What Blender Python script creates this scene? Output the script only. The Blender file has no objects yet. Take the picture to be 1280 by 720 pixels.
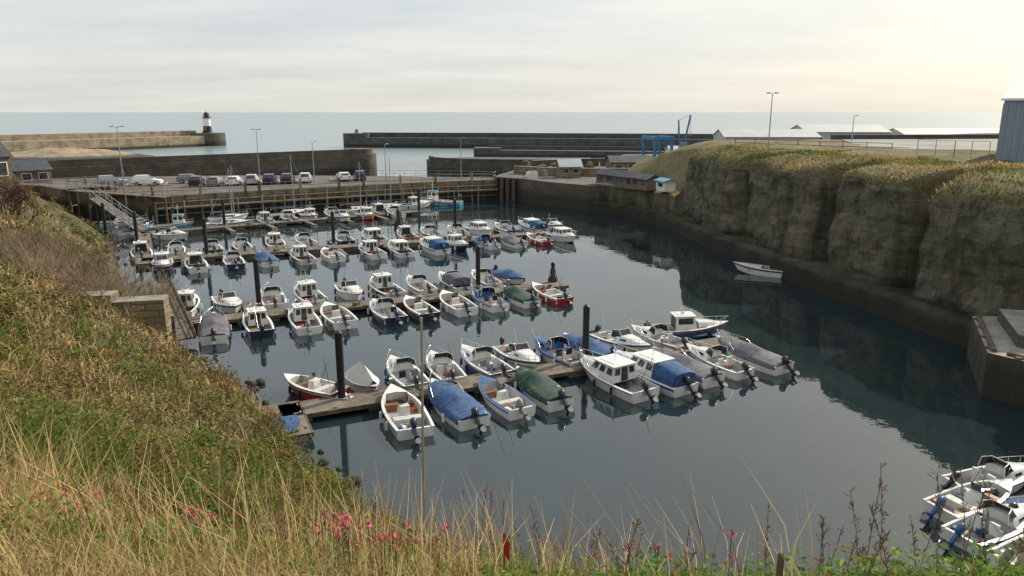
import bpy, math, random
import numpy as np
from mathutils import Vector, Matrix, noise
random.seed(11)
rng = np.random.default_rng(11)
scene = bpy.context.scene
R = math.radians

# ------------------------------------------------------------------ materials
def newmat(name):
    m = bpy.data.materials.new(name); m.use_nodes = True
    nt = m.node_tree
    return m, nt, nt.nodes["Principled BSDF"]

def N(nt, typ, **kw):
    n = nt.nodes.new(typ)
    for k, v in kw.items():
        setattr(n, k, v)
    return n

def math_node(nt, op, a, b=None, clamp=False):
    n = nt.nodes.new("ShaderNodeMath"); n.operation = op; n.use_clamp = clamp
    for i, s in enumerate((a, b)):
        if s is None: continue
        if isinstance(s, (int, float)): n.inputs[i].default_value = s
        else: nt.links.new(s, n.inputs[i])
    return n.outputs[0]

def mixc(nt, fac, a, b, mode='MIX'):
    n = nt.nodes.new("ShaderNodeMix"); n.data_type = 'RGBA'; n.blend_type = mode
    for s, i in ((fac, 0), (a, 6), (b, 7)):
        if isinstance(s, (int, float)): n.inputs[i].default_value = s
        elif isinstance(s, tuple): n.inputs[i].default_value = s if len(s) == 4 else (*s, 1)
        else: nt.links.new(s, n.inputs[i])
    return n.outputs[2]

def noise_node(nt, vec, scale, detail=4, rough=.55):
    n = nt.nodes.new("ShaderNodeTexNoise")
    n.inputs['Scale'].default_value = scale; n.inputs['Detail'].default_value = detail
    n.inputs['Roughness'].default_value = rough
    if vec is not None: nt.links.new(vec, n.inputs['Vector'])
    return n.outputs['Fac']

def ramp(nt, fac, stops):
    n = nt.nodes.new("ShaderNodeValToRGB")
    e = n.color_ramp.elements
    while len(e) < len(stops): e.new(.5)
    for i, (p, c) in enumerate(stops):
        e[i].position = p; e[i].color = (*c, 1) if len(c) == 3 else c
    nt.links.new(fac, n.inputs[0])
    return n.outputs[0]

def bump(nt, bs, h, strength=.4, dist=.1):
    b = nt.nodes.new("ShaderNodeBump"); b.inputs['Strength'].default_value = strength
    b.inputs['Distance'].default_value = dist
    nt.links.new(h, b.inputs['Height']); nt.links.new(b.outputs[0], bs.inputs['Normal'])
    return b

def mat(name, col, rough=.6, metal=0., var=.18, scale=3., bmp=0., coat=0.):
    m, nt, bs = newmat(name)
    tc = N(nt, "ShaderNodeTexCoord")
    f = noise_node(nt, tc.outputs['Object'], scale)
    a = tuple(c*(1-var) for c in col); b = tuple(min(1, c*(1+var)) for c in col)
    c = ramp(nt, f, [(.3, a), (.7, b)])
    nt.links.new(c, bs.inputs['Base Color'])
    bs.inputs['Roughness'].default_value = rough; bs.inputs['Metallic'].default_value = metal
    bs.inputs['Coat Weight'].default_value = coat
    if bmp: bump(nt, bs, f, bmp, .05)
    return m

def geo_pos(nt):
    g = N(nt, "ShaderNodeNewGeometry"); s = N(nt, "ShaderNodeSeparateXYZ")
    nt.links.new(g.outputs['Position'], s.inputs[0])
    return g.outputs['Position'], s.outputs[0], s.outputs[1], s.outputs[2]

def stone_mat(name, c1, c2, mortar, bw=1.3, bh=.45, stain=(.035, .035, .025), tide=1.6, k=(.7, .7)):
    m, nt, bs = newmat(name)
    P, x, y, z = geo_pos(nt)
    u = math_node(nt, 'ADD', math_node(nt, 'MULTIPLY', x, k[0]), math_node(nt, 'MULTIPLY', y, k[1]))
    cb = N(nt, "ShaderNodeCombineXYZ"); nt.links.new(u, cb.inputs[0]); nt.links.new(z, cb.inputs[1])
    br = N(nt, "ShaderNodeTexBrick"); nt.links.new(cb.outputs[0], br.inputs['Vector'])
    br.inputs['Color1'].default_value = (*c1, 1); br.inputs['Color2'].default_value = (*c2, 1)
    br.inputs['Mortar'].default_value = (*mortar, 1); br.inputs['Scale'].default_value = 1
    br.inputs['Brick Width'].default_value = bw; br.inputs['Row Height'].default_value = bh
    br.inputs['Mortar Size'].default_value = .03
    n1 = noise_node(nt, P, .35, 6, .65)
    c = mixc(nt, ramp(nt, n1, [(.42, (0, 0, 0)), (.66, (1, 1, 1))]), br.outputs[0], tuple(a*.45 for a in c1))
    n2 = noise_node(nt, P, 1.6, 4)
    zz = math_node(nt, 'ADD', z, math_node(nt, 'MULTIPLY', math_node(nt, 'SUBTRACT', n2, .5), 1.6))
    f = ramp(nt, math_node(nt, 'DIVIDE', zz, tide*2), [(.38, (1, 1, 1)), (.62, (0, 0, 0))])
    c = mixc(nt, f, c, stain)
    nt.links.new(c, bs.inputs['Base Color']); bs.inputs['Roughness'].default_value = .85
    bump(nt, bs, math_node(nt, 'ADD', n2, math_node(nt, 'MULTIPLY', br.outputs['Fac'], -.6)), .6, .08)
    return m

M = {}
M['white'] = mat('gelcoat_white', (.76, .76, .73), .25, var=.12, scale=1.3, coat=.3)
M['cream'] = mat('gelcoat_cream', (.62, .58, .47), .3, var=.12, scale=1.5)
M['deck'] = mat('deck_grey', (.50, .50, .48), .6, var=.2, scale=4)
M['inside'] = mat('cockpit_sole', (.28, .28, .27), .7, var=.35, scale=5)
M['blue'] = mat('hull_blue', (.02, .09, .28), .3, coat=.3)
M['lblue'] = mat('hull_light_blue', (.05, .28, .42), .35)
M['navy'] = mat('hull_navy', (.012, .02, .06), .3, coat=.3)
M['red'] = mat('hull_red', (.42, .02, .02), .35, coat=.2)
M['orange'] = mat('deck_orange', (.55, .12, .03), .5)
M['green'] = mat('hull_green', (.02, .10, .06), .4)
M['black'] = mat('outboard_black', (.015, .015, .017), .3, coat=.3)
M['grey'] = mat('paint_grey', (.22, .23, .24), .5)
M['anti'] = mat('antifoul', (.025, .04, .05), .8)
M['antired'] = mat('antifoul_red', (.12, .02, .015), .8)
M['cov_blue'] = mat('canvas_blue', (.03, .085, .21), .85, var=.35, scale=3, bmp=.6)
M['cov_green'] = mat('canvas_green', (.02, .055, .04), .85, var=.3, scale=3, bmp=.6)
M['cov_grey'] = mat('canvas_grey', (.12, .12, .15), .85, var=.3, scale=3, bmp=.6)
M['cov_white'] = mat('canvas_white', (.6, .6, .58), .85, var=.15, scale=3, bmp=.6)
M['steel'] = mat('stainless', (.6, .6, .6), .25, metal=1)
M['galv'] = mat('galvanised', (.35, .36, .37), .5, metal=.6)
M['yellow'] = mat('yellow', (.6, .4, .03), .5)
M['wood'] = mat('varnished_wood', (.22, .10, .04), .4)
M['rope'] = mat('rope', (.3, .27, .2), .9)
M['concrete'] = mat('concrete', (.27, .255, .22), .85, var=.3, scale=.8, bmp=.3)
M['asphalt'] = mat('asphalt', (.11, .10, .09), .9, var=.35, scale=.3)
M['yard'] = mat('yard_gravel', (.22, .22, .21), .9, var=.3, scale=.15)
M['timber'] = mat('dark_timber', (.11, .08, .05), .85, var=.5, scale=2.5, bmp=.5)
M['greytimber'] = mat('weathered_timber', (.24, .20, .15), .85, var=.4, scale=2.5, bmp=.5)
M['pile'] = mat('pile_black', (.012, .012, .014), .55, var=.3, scale=2)
M['weed'] = mat('weed_growth', (.03, .035, .015), .9, var=.5, scale=6, bmp=.8)
M['mark'] = mat('road_paint', (.6, .6, .58), .7)
M['bluesteel'] = mat('crane_blue', (.03, .18, .34), .45)
M['clad'] = mat('cladding_blue_grey', (.24, .29, .35), .5, var=.08, scale=.3)
M['roofgrey'] = mat('roof_grey', (.42, .44, .45), .6, var=.1, scale=.4)
M['shedwall'] = mat('shed_wall', (.16, .12, .09), .85, var=.3, scale=1)
M['stem'] = mat('dead_stem', (.20, .13, .075), .9, var=.4, scale=9)
M['brick'] = stone_mat('brick_wall', (.25, .12, .08), (.2, .1, .07), (.3, .28, .25), .3, .1, tide=.01)
M['slate'] = mat('slate', (.05, .055, .065), .6, var=.3, scale=1)
M['rubber'] = mat('tyre', (.015, .015, .015), .8)
M['rust'] = mat('rusty_steel', (.035, .022, .018), .85, var=.4, scale=4)
M['pink'] = mat('flower_pink', (.6, .05, .16), .6)
M['flag'] = mat('flag_red', (.65, .04, .02), .8)
M['pierstone'] = stone_mat('pier_stone', (.135, .115, .085), (.09, .08, .06), (.045, .04, .03), 1.6, .6, tide=2.2)
M['farstone'] = stone_mat('breakwater_stone', (.10, .105, .105), (.08, .085, .085), (.05, .05, .05), 3., 1.2, tide=1.5)
M['sunstone'] = stone_mat('pier_sandstone', (.38, .30, .2), (.31, .245, .165), (.2, .16, .12), 3., 1., tide=1.2)
M['quaystone'] = stone_mat('quay_stone', (.30, .235, .15), (.21, .165, .11), (.08, .07, .05), 1.2, .4, tide=1.8)

def glass():
    m, nt, bs = newmat('tinted_window')
    tc = N(nt, "ShaderNodeTexCoord")
    f = noise_node(nt, tc.outputs['Object'], 1.2)
    nt.links.new(ramp(nt, f, [(.35, (.015, .02, .025)), (.7, (.07, .09, .10))]), bs.inputs['Base Color'])
    bs.inputs['Roughness'].default_value = .06; bs.inputs['Specular IOR Level'].default_value = .7
    return m
M['glass'] = glass()

def plank_mat():
    m, nt, bs = newmat('pontoon_decking')
    tc = N(nt, "ShaderNodeTexCoord")
    w = N(nt, "ShaderNodeTexWave"); w.bands_direction = 'X'; w.inputs['Scale'].default_value = 2.2
    w.inputs['Distortion'].default_value = .3
    nt.links.new(tc.outputs['Object'], w.inputs[0])
    f = noise_node(nt, tc.outputs['Object'], 1.1, 6)
    c = ramp(nt, f, [(.3, (.10, .085, .065)), (.7, (.24, .21, .17))])
    c = mixc(nt, ramp(nt, w.outputs['Fac'], [(.0, (1, 1, 1)), (.15, (0, 0, 0))]), c, (.03, .025, .02))
    nt.links.new(c, bs.inputs['Base Color']); bs.inputs['Roughness'].default_value = .85
    return m
M['plank'] = plank_mat()

def solar_mat():
    m, nt, bs = newmat('solar_panel')
    P, x, y, z = geo_pos(nt)
    br = N(nt, "ShaderNodeTexBrick"); br.offset = 0
    nt.links.new(P, br.inputs['Vector'])
    br.inputs['Color1'].default_value = (.01, .015, .04, 1); br.inputs['Color2'].default_value = (.015, .02, .05, 1)
    br.inputs['Mortar'].default_value = (.3, .3, .32, 1); br.inputs['Scale'].default_value = 1
    br.inputs['Brick Width'].default_value = 1.; br.inputs['Row Height'].default_value = 1.2; br.inputs['Mortar Size'].default_value = .04
    nt.links.new(br.outputs[0], bs.inputs['Base Color']); bs.inputs['Roughness'].default_value = .2
    return m
M['solar'] = solar_mat()

def water_mat():
    m, nt, bs = newmat('sea_water')
    P, x, y, z = geo_pos(nt)
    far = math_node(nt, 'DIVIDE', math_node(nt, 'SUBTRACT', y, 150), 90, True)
    n1 = noise_node(nt, P, 1.1, 3, .5)
    n2 = noise_node(nt, P, .3, 3, .5)
    patch = noise_node(nt, P, .035, 3, .5)
    h = math_node(nt, 'ADD', math_node(nt, 'MULTIPLY', n1, .35), n2)
    st = math_node(nt, 'ADD', math_node(nt, 'MULTIPLY', ramp(nt, patch, [(.42, (.12, .12, .12)), (.62, (1, 1, 1))]), .05),
                   math_node(nt, 'MULTIPLY', far, .25))
    b = bump(nt, bs, h, .1, .5); nt.links.new(st, b.inputs['Strength'])
    nt.links.new(math_node(nt, 'ADD', math_node(nt, 'MULTIPLY', far, .24), .006), bs.inputs['Roughness'])
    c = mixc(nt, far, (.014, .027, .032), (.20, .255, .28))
    nt.links.new(c, bs.inputs['Base Color'])
    bs.inputs['IOR'].default_value = 1.85
    return m
M['water'] = water_mat()

def ground_mat():
    m, nt, bs = newmat('bank_soil_and_grass')
    P, x, y, z = geo_pos(nt)
    f = noise_node(nt, P, .25, 8, .7); g = noise_node(nt, P, 3., 6, .7)
    c = ramp(nt, f, [(.32, (.055, .07, .02)), (.48, (.13, .11, .055)), (.62, (.18, .145, .075)), (.75, (.06, .08, .024))])
    c = mixc(nt, ramp(nt, g, [(.35, (0, 0, 0)), (.65, (.75, .75, .75))]), c, (.03, .026, .015))
    wet = ramp(nt, math_node(nt, 'DIVIDE', z, 2.), [(.3, (1, 1, 1)), (.7, (0, 0, 0))])
    c = mixc(nt, wet, c, (.03, .028, .022))
    nt.links.new(c, bs.inputs['Base Color']); bs.inputs['Roughness'].default_value = .95
    bump(nt, bs, g, .9, .25)
    return m
M['ground'] = ground_mat()

def cliff_mat():
    m, nt, bs = newmat('limestone_cliff')
    P, x, y, z = geo_pos(nt)
    mp = N(nt, "ShaderNodeMapping"); mp.inputs['Scale'].default_value = (1, 1, .22)
    nt.links.new(P, mp.inputs[0])
    f = noise_node(nt, mp.outputs[0], .42, 9, .7)
    mp2 = N(nt, "ShaderNodeMapping"); mp2.inputs['Scale'].default_value = (.25, .25, 2.2)
    nt.links.new(P, mp2.inputs[0])
    s = noise_node(nt, mp2.outputs[0], 1.1, 5, .6)
    g = noise_node(nt, P, 2.0, 8, .78)
    c = ramp(nt, f, [(.3, (.028, .024, .016)), (.43, (.092, .079, .052)), (.55, (.19, .168, .12)), (.66, (.095, .086, .053)), (.8, (.038, .037, .024))])
    c = mixc(nt, math_node(nt, 'MULTIPLY', ramp(nt, s, [(.48, (0, 0, 0)), (.6, (1, 1, 1))]), .18), c, (.045, .038, .028))
    al = noise_node(nt, P, .13, 5, .6)
    c = mixc(nt, math_node(nt, 'MULTIPLY', ramp(nt, al, [(.46, (0, 0, 0)), (.59, (1, 1, 1))]), .55), c, (.07, .088, .026))
    c = mixc(nt, .45, c, mixc(nt, 1., c, ramp(nt, g, [(.3, (.1, .1, .1)), (.7, (1.8, 1.8, 1.8))]), 'MULTIPLY'))
    u = math_node(nt, 'ADD', math_node(nt, 'MULTIPLY', x, .3), y)
    cb = N(nt, "ShaderNodeCombineXYZ"); nt.links.new(u, cb.inputs[0]); nt.links.new(z, cb.inputs[1])
    br = N(nt, "ShaderNodeTexBrick"); nt.links.new(cb.outputs[0], br.inputs['Vector']); br.inputs['Scale'].default_value = 1
    br.inputs['Brick Width'].default_value = 2.1; br.inputs['Row Height'].default_value = .75; br.inputs['Mortar Size'].default_value = .03
    c = mixc(nt, math_node(nt, 'MULTIPLY', br.outputs['Fac'], .16), c, (.03, .027, .02))
    zz = math_node(nt, 'ADD', z, math_node(nt, 'MULTIPLY', math_node(nt, 'SUBTRACT', f, .5), 3.))
    tide = ramp(nt, math_node(nt, 'DIVIDE', zz, 6), [(.2, (1, 1, 1)), (.45, (0, 0, 0))])
    c = mixc(nt, math_node(nt, 'MULTIPLY', tide, .88), c, (.018, .017, .011))
    nt.links.new(c, bs.inputs['Base Color']); bs.inputs['Roughness'].default_value = .9
    bump(nt, bs, math_node(nt, 'ADD', g, math_node(nt, 'ADD', math_node(nt, 'MULTIPLY', s, .7), math_node(nt, 'MULTIPLY', br.outputs['Fac'], -.2))), .9, .3)
    return m
M['cliff'] = cliff_mat()

def turf_mat():
    m, nt, bs = newmat('rough_grass')
    P, x, y, z = geo_pos(nt)
    f = noise_node(nt, P, .18, 8, .7); g = noise_node(nt, P, 2.2, 6, .75)
    c = ramp(nt, f, [(.3, (.07, .075, .025)), (.5, (.17, .145, .07)), (.65, (.24, .19, .10)), (.8, (.09, .095, .035))])
    c = mixc(nt, .6, c, mixc(nt, 1., c, ramp(nt, g, [(.3, (.25, .25, .25)), (.7, (1.5, 1.5, 1.5))]), 'MULTIPLY'))
    nt.links.new(c, bs.inputs['Base Color']); bs.inputs['Roughness'].default_value = .95
    bump(nt, bs, g, 1., .3)
    return m
M['turf'] = turf_mat()

def foliage_mat(name, trans=.45):
    m = bpy.data.materials.new(name); m.use_nodes = True
    nt = m.node_tree; nt.nodes.clear()
    out = N(nt, "ShaderNodeOutputMaterial")
    at = N(nt, "ShaderNodeAttribute"); at.attribute_name = 'Col'
    d = N(nt, "ShaderNodeBsdfDiffuse"); t = N(nt, "ShaderNodeBsdfTranslucent")
    mx = N(nt, "ShaderNodeMixShader"); mx.inputs[0].default_value = trans
    nt.links.new(at.outputs[0], d.inputs[0]); nt.links.new(at.outputs[0], t.inputs[0])
    nt.links.new(d.outputs[0], mx.inputs[1]); nt.links.new(t.outputs[0], mx.inputs[2])
    nt.links.new(mx.outputs[0], out.inputs[0])
    return m
M['blade'] = foliage_mat('dry_and_green_grass', .5)
M['leaf'] = foliage_mat('leaves', .45)
M['twig'] = foliage_mat('twigs', .0)

# ------------------------------------------------------------------ mesh builder
class MB:
    def __init__(s):
        s.V = []; s.F = []; s.I = []; s.mats = []; s.S = []
    def mi(s, m):
        m = M[m] if isinstance(m, str) else m
        if m not in s.mats: s.mats.append(m)
        return s.mats.index(m)
    def add(s, vs, fs, m, smooth=False):
        o = len(s.V); s.V += [tuple(v) for v in vs]; k = s.mi(m)
        for f in fs:
            s.F.append([i+o for i in f]); s.I.append(k); s.S.append(smooth)
    def box(s, c, d, m, rz=0, taper=1., ry=0):
        x, y, z = (a/2 for a in d); vs = []
        for zz, k in ((-z, 1), (z, taper)):
            for sx, sy in ((-1, -1), (1, -1), (1, 1), (-1, 1)):
                vs.append(Vector((sx*x*k, sy*y*k, zz)))
        Mt = Matrix.Rotation(rz, 3, 'Z') @ Matrix.Rotation(ry, 3, 'Y')
        vs = [Mt @ v + Vector(c) for v in vs]
        s.add(vs, [(3, 2, 1, 0), (4, 5, 6, 7), (0, 1, 5, 4), (1, 2, 6, 5), (2, 3, 7, 6), (3, 0, 4, 7)], m)
    def tube(s, p0, p1, r, m, n=6, r1=None, smooth=True):
        p0 = Vector(p0); p1 = Vector(p1); d = (p1-p0)
        if d.length < 1e-6: return
        d.normalize(); a = d.orthogonal().normalized(); b = d.cross(a)
        r1 = r if r1 is None else r1; vs = []
        for p, rr in ((p0, r), (p1, r1)):
            for i in range(n):
                t = 2*math.pi*i/n; vs.append(p+(a*math.cos(t)+b*math.sin(t))*rr)
        s.add(vs, [(i, (i+1) % n, n+(i+1) % n, n+i) for i in range(n)], m, smooth)
        s.add(vs, [tuple(range(n-1, -1, -1)), tuple(range(n, 2*n))], m)
    def path(s, pts, r, m, n=5):
        for a, b in zip(pts[:-1], pts[1:]): s.tube(a, b, r, m, n)
    def loft(s, secs, m, closed=False, caps=False, smooth=True):
        n = len(secs[0]); vs = [p for q in secs for p in q]; fs = []
        rngn = n if closed else n-1
        for i in range(len(secs)-1):
            for j in range(rngn):
                fs.append((i*n+j, i*n+(j+1) % n, (i+1)*n+(j+1) % n, (i+1)*n+j))
        s.add(vs, fs, m, smooth)
        if caps: s.add(secs[0], [tuple(range(n))], m); s.add(secs[-1], [tuple(range(n))], m)
    def win(s, q, u0, u1, v0, v1, m='glass', off=.012):
        a, b, c, d = (Vector(p) for p in q)
        nn = (b-a).cross(d-a).normalized()*off
        f = lambda u, v: (a*(1-u)+b*u)*(1-v)+(d*(1-u)+c*u)*v+nn
        s.add([f(u0, v0), f(u1, v0), f(u1, v1), f(u0, v1)], [(0, 1, 2, 3)], m)
    def sphere(s, c, r, m, nu=8, nv=6, sz=1.):
        secs = []
        for i in range(nv+1):
            t = math.pi*i/nv
            secs.append([Vector(c)+Vector((r*math.sin(t)*math.cos(2*math.pi*j/nu), r*math.sin(t)*math.sin(2*math.pi*j/nu), r*sz*math.cos(t))) for j in range(nu)])
        s.loft(secs, m, closed=True)
    def mesh(s, name):
        me = bpy.data.meshes.new(name); me.from_pydata(s.V, [], s.F)
        for m in s.mats: me.materials.append(m)
        me.polygons.foreach_set('material_index', s.I); me.polygons.foreach_set('use_smooth', s.S)
        me.update(); return me
    def obj(s, name, loc=(0, 0, 0), rz=0, sc=1):
        return put(name, s.mesh(name), loc, rz, sc)

def put(name, me, loc=(0, 0, 0), rz=0, sc=1, parent=None):
    o = bpy.data.objects.new(name, me); scene.collection.objects.link(o)
    o.location = loc; o.rotation_euler = (0, 0, rz); o.scale = (sc, sc, sc)
    if parent: o.parent = parent
    return o

def prism(mb, poly, z0, z1, mside, mtop):
    n = len(poly)
    A = sum(poly[i][0]*poly[(i+1) % n][1]-poly[(i+1) % n][0]*poly[i][1] for i in range(n))
    if A < 0: poly = poly[::-1]
    vs = [(x, y, z0) for x, y in poly]+[(x, y, z1) for x, y in poly]
    mb.add(vs, [(i, (i+1) % n, n+(i+1) % n, n+i) for i in range(n)], mside)
    mb.add([(x, y, z1) for x, y in poly], [tuple(range(n))], mtop)

def strip(pts, th):
    L, Rr = [], []
    for i, p in enumerate(pts):
        a = Vector(pts[max(0, i-1)][:2]); b = Vector(pts[min(len(pts)-1, i+1)][:2])
        d = (b-a).normalized(); nn = Vector((-d.y, d.x))*th/2
        L.append((p[0]+nn.x, p[1]+nn.y)); Rr.append((p[0]-nn.x, p[1]-nn.y))
    return L+Rr[::-1]

# ------------------------------------------------------------------ water
mb = MB(); S = 30000
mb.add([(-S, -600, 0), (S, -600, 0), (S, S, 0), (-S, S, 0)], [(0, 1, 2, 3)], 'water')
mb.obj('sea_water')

# ------------------------------------------------------------------ bank terrain
SHORE = [(-170, 130), (-86, 126), (-66, 112), (-58, 99), (-47.5, 87), (-38.5, 71), (-31, 57.5), (-26.5, 48.5), (-20.5, 43.5),
         (-15.5, 39.5), (-11.5, 34), (-7.5, 28.2), (-3.2, 22.8), (1, 19.8), (8, 19.8), (18, 21.2), (32, 21.6), (44, 17), (75, 14)]
POLY = SHORE+[(75, -30), (-170, -30)]
def sdist(X, Y):
    X = np.asarray(X, float); Y = np.asarray(Y, float)
    D = np.full(X.shape, 1e9)
    for (x0, y0), (x1, y1) in zip(SHORE[:-1], SHORE[1:]):
        dx, dy = x1-x0, y1-y0
        t = np.clip(((X-x0)*dx+(Y-y0)*dy)/(dx*dx+dy*dy), 0, 1)
        D = np.minimum(D, np.hypot(X-x0-t*dx, Y-y0-t*dy))
    ins = np.zeros(X.shape, bool)
    for i in range(len(POLY)):
        x0, y0 = POLY[i]; x1, y1 = POLY[(i+1) % len(POLY)]
        if y0 == y1: continue
        c = ((y0 > Y) != (y1 > Y)) & (X < (x1-x0)*(Y-y0)/(y1-y0)+x0)
        ins ^= c
    return np.where(ins, D, -D)
def vnoise(X, Y, s, seed=0.):
    x = X*s+seed*17.3; y = Y*s+seed*9.1
    xi = np.floor(x).astype(int); yi = np.floor(y).astype(int); fx = x-xi; fy = y-yi
    fx = fx*fx*(3-2*fx); fy = fy*fy*(3-2*fy)
    def h(a, b):
        v = np.sin(a*127.1+b*311.7+seed)*43758.5453
        return v-np.floor(v)
    return (h(xi, yi)*(1-fx)+h(xi+1, yi)*fx)*(1-fy)+(h(xi, yi+1)*(1-fx)+h(xi+1, yi+1)*fx)*fy
def tz(X, Y):
    X = np.asarray(X, float); Y = np.asarray(Y, float)
    d = sdist(X, Y)
    H = np.interp(Y, [0, 12, 35, 60, 85, 105, 122], [13.2, 13.1, 12.0, 9.8, 7.2, 4.4, 3.2])
    H = H-.45*np.clip((X+3)/4, 0, 1)*np.clip(1-Y/25, 0, 1)
    s = .76
    a = d*s; b = H+.015*np.maximum(d-H/s, 0); k = .6
    hh = np.clip(.5+.5*(b-a)/k, 0, 1)
    z = b*(1-hh)+a*hh-k*hh*(1-hh)
    z = np.where(d < 0, np.maximum(d*.8, -3), z)
    land = np.clip(d/3, 0, 1)
    z = z+land*((vnoise(X, Y, .22, 1)-.5)*1.1+(vnoise(X, Y, .7, 2)-.5)*.45)*np.clip((np.hypot(X, Y)-4)/14, .08, 1)
    return z
gx = np.arange(-150, 70.1, .8); gy = np.arange(-14, 134, .8)
GX, GY = np.meshgrid(gx, gy); GZ = tz(GX, GY)
nx, ny = len(gx), len(gy)
vs = np.stack([GX, GY, GZ], -1).reshape(-1, 3)
idx = np.arange(nx*ny).reshape(ny, nx)
q = np.stack([idx[:-1, :-1], idx[:-1, 1:], idx[1:, 1:], idx[1:, :-1]], -1).reshape(-1, 4)
me = bpy.data.meshes.new('hillside'); me.from_pydata(vs.tolist(), [], q.tolist())
me.materials.append(M['ground']); me.polygons.foreach_set('use_smooth', [True]*len(q))
put('hillside_ground', me)

# ------------------------------------------------------------------ scattered vegetation
def np_mesh(name, V, F, C, m, nper):
    me = bpy.data.meshes.new(name)
    nv, nf = len(V), len(F)
    me.vertices.add(nv); me.vertices.foreach_set('co', V.astype(np.float32).ravel())
    me.loops.add(nf*nper); me.loops.foreach_set('vertex_index', F.astype(np.int32).ravel())
    me.polygons.add(nf); me.polygons.foreach_set('loop_start', np.arange(0, nf*nper, nper, dtype=np.int32))
    at = me.attributes.new('Col', 'FLOAT_COLOR', 'POINT')
    C4 = np.concatenate([C, np.ones((nv, 1))], 1).astype(np.float32)
    at.data.foreach_set('color', C4.ravel())
    me.materials.append(m); me.update(); me.validate()
    return put(name, me)

def blades(name, P, h, w, lean, col, m, tipcol=None):
    n = len(P)
    yaw = rng.uniform(0, 2*np.pi, n)
    side = np.stack([np.cos(yaw), np.sin(yaw), np.zeros(n)], 1)*w[:, None]/2
    la = rng.uniform(0, 2*np.pi, n)
    ld = np.stack([np.cos(la), np.sin(la), np.zeros(n)], 1)
    wind = np.stack([-.30*vnoise(P[:, 0], P[:, 1], .6, 12)-.02, .14*vnoise(P[:, 0], P[:, 1], .5, 13), np.zeros(n)], 1)
    ld = (ld*lean[:, None]+wind)*h[:, None]
    up = np.zeros((n, 3)); up[:, 2] = h
    b0 = P; b1 = P+up*.55+ld*.3; b2 = P+up*(1-.3*lean[:, None])+ld
    V = np.stack([b0-side, b0+side, b1-side*.8, b1+side*.8, b2-side*.12, b2+side*.12], 1).reshape(-1, 3)
    i = np.arange(n)[:, None]*6
    F = np.concatenate([i+np.array([[0, 1, 3, 2]]), i+np.array([[2, 3, 5, 4]])], 0)
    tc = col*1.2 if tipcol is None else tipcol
    C = np.stack([col*.42, col*.42, col, col, tc, tc], 1).reshape(-1, 3)  # blade feet darkened in the colour, as painted shade for contrast
    return np_mesh(name, V, F, C, m, 4)

def polar(n, r0, r1, a0=-66, a1=60):
    r = np.exp(rng.uniform(np.log(r0), np.log(r1), n)); a = np.radians(rng.uniform(a0, a1, n))
    X = r*np.sin(a); Y = r*np.cos(a); return X, Y, r

STRAW = np.array([.64, .48, .25]); GREEN = np.array([.12, .22, .035]); BROWN = np.array([.24, .14, .07]); OLIVE = np.array([.28, .28, .08])
def grasscol(X, Y, n):
    g = vnoise(X, Y, .35, 5)*.6+vnoise(X, Y, 1.1, 6)*.4
    r = rng.uniform(0, 1, n)
    right = np.clip((X+1.0)/3, 0, 1)
    c = np.where((r < .55-(g-.5)*2.8-.25*right)[:, None], STRAW, np.where((r < .84)[:, None], OLIVE, GREEN))
    c = np.where((rng.uniform(0, 1, n) < .12+.13*np.clip(Y/60, 0, 1))[:, None], BROWN, c)
    c = np.where(((g > .52-.08*right) & (rng.uniform(0, 1, n) < .72))[:, None], GREEN*1.1, c)
    return c*rng.uniform(.5, 1.25, (n, 1))*(1+.2*np.clip((np.hypot(X, Y)-8)/20, 0, 1))[:, None]  # farther blades coloured brighter, painting sunlight onto the bank

X0, Y0, r0_ = polar(50000, 1.8, 95)
k = 6
X = np.repeat(X0, k)+rng.normal(0, 1, len(X0)*k)*np.repeat(np.clip(.016*r0_, .03, .3), k)
Y = np.repeat(Y0, k)+rng.normal(0, 1, len(X0)*k)*np.repeat(np.clip(.016*r0_, .03, .3), k)
tuft = np.repeat(rng.uniform(.35, 1.35, len(X0))**1.4, k)
d = sdist(X, Y); keep = (d > .4) & (X > -75)
X, Y, tuft = X[keep], Y[keep], tuft[keep]; r = np.hypot(X, Y)
Z = tz(X, Y); n = len(X)
left = np.clip((1.0-X)/3, 0, 1)
weedy = np.clip((vnoise(X, Y, .45, 5.5)-.5)*8, 0, 1)*np.clip((20-r)/6, 0, 1)
h = rng.uniform(.2, .55, n)*tuft*(.35+1.2*vnoise(X, Y, .5, 3))*np.clip(.6+r/12, .7, 1.35)*(.5+.6*left)*(1-.65*weedy)
w = np.clip(.0017*r, .005, .12)*rng.uniform(.6, 1.3, n)
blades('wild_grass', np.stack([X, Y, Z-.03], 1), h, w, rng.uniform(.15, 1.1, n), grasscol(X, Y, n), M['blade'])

X, Y, r = polar(9500, 2.6, 45, -60, 45)
keep = (sdist(X, Y) > 1.) & ((X < 0) | (rng.uniform(0, 1, len(X)) < .3)); X, Y, r = X[keep], Y[keep], r[keep]
sel = (vnoise(X, Y, .5, 9) > .42); X, Y, r = X[sel], Y[sel], r[sel]; n = len(X)
P = np.stack([X, Y, tz(X, Y)], 1)
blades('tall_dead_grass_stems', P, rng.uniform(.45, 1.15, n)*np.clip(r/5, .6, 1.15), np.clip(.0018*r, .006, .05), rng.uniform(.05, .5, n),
       np.where(rng.uniform(0, 1, (n, 1)) < .6, STRAW, BROWN)*rng.uniform(.6, 1.2, (n, 1)), M['blade'])

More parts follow.
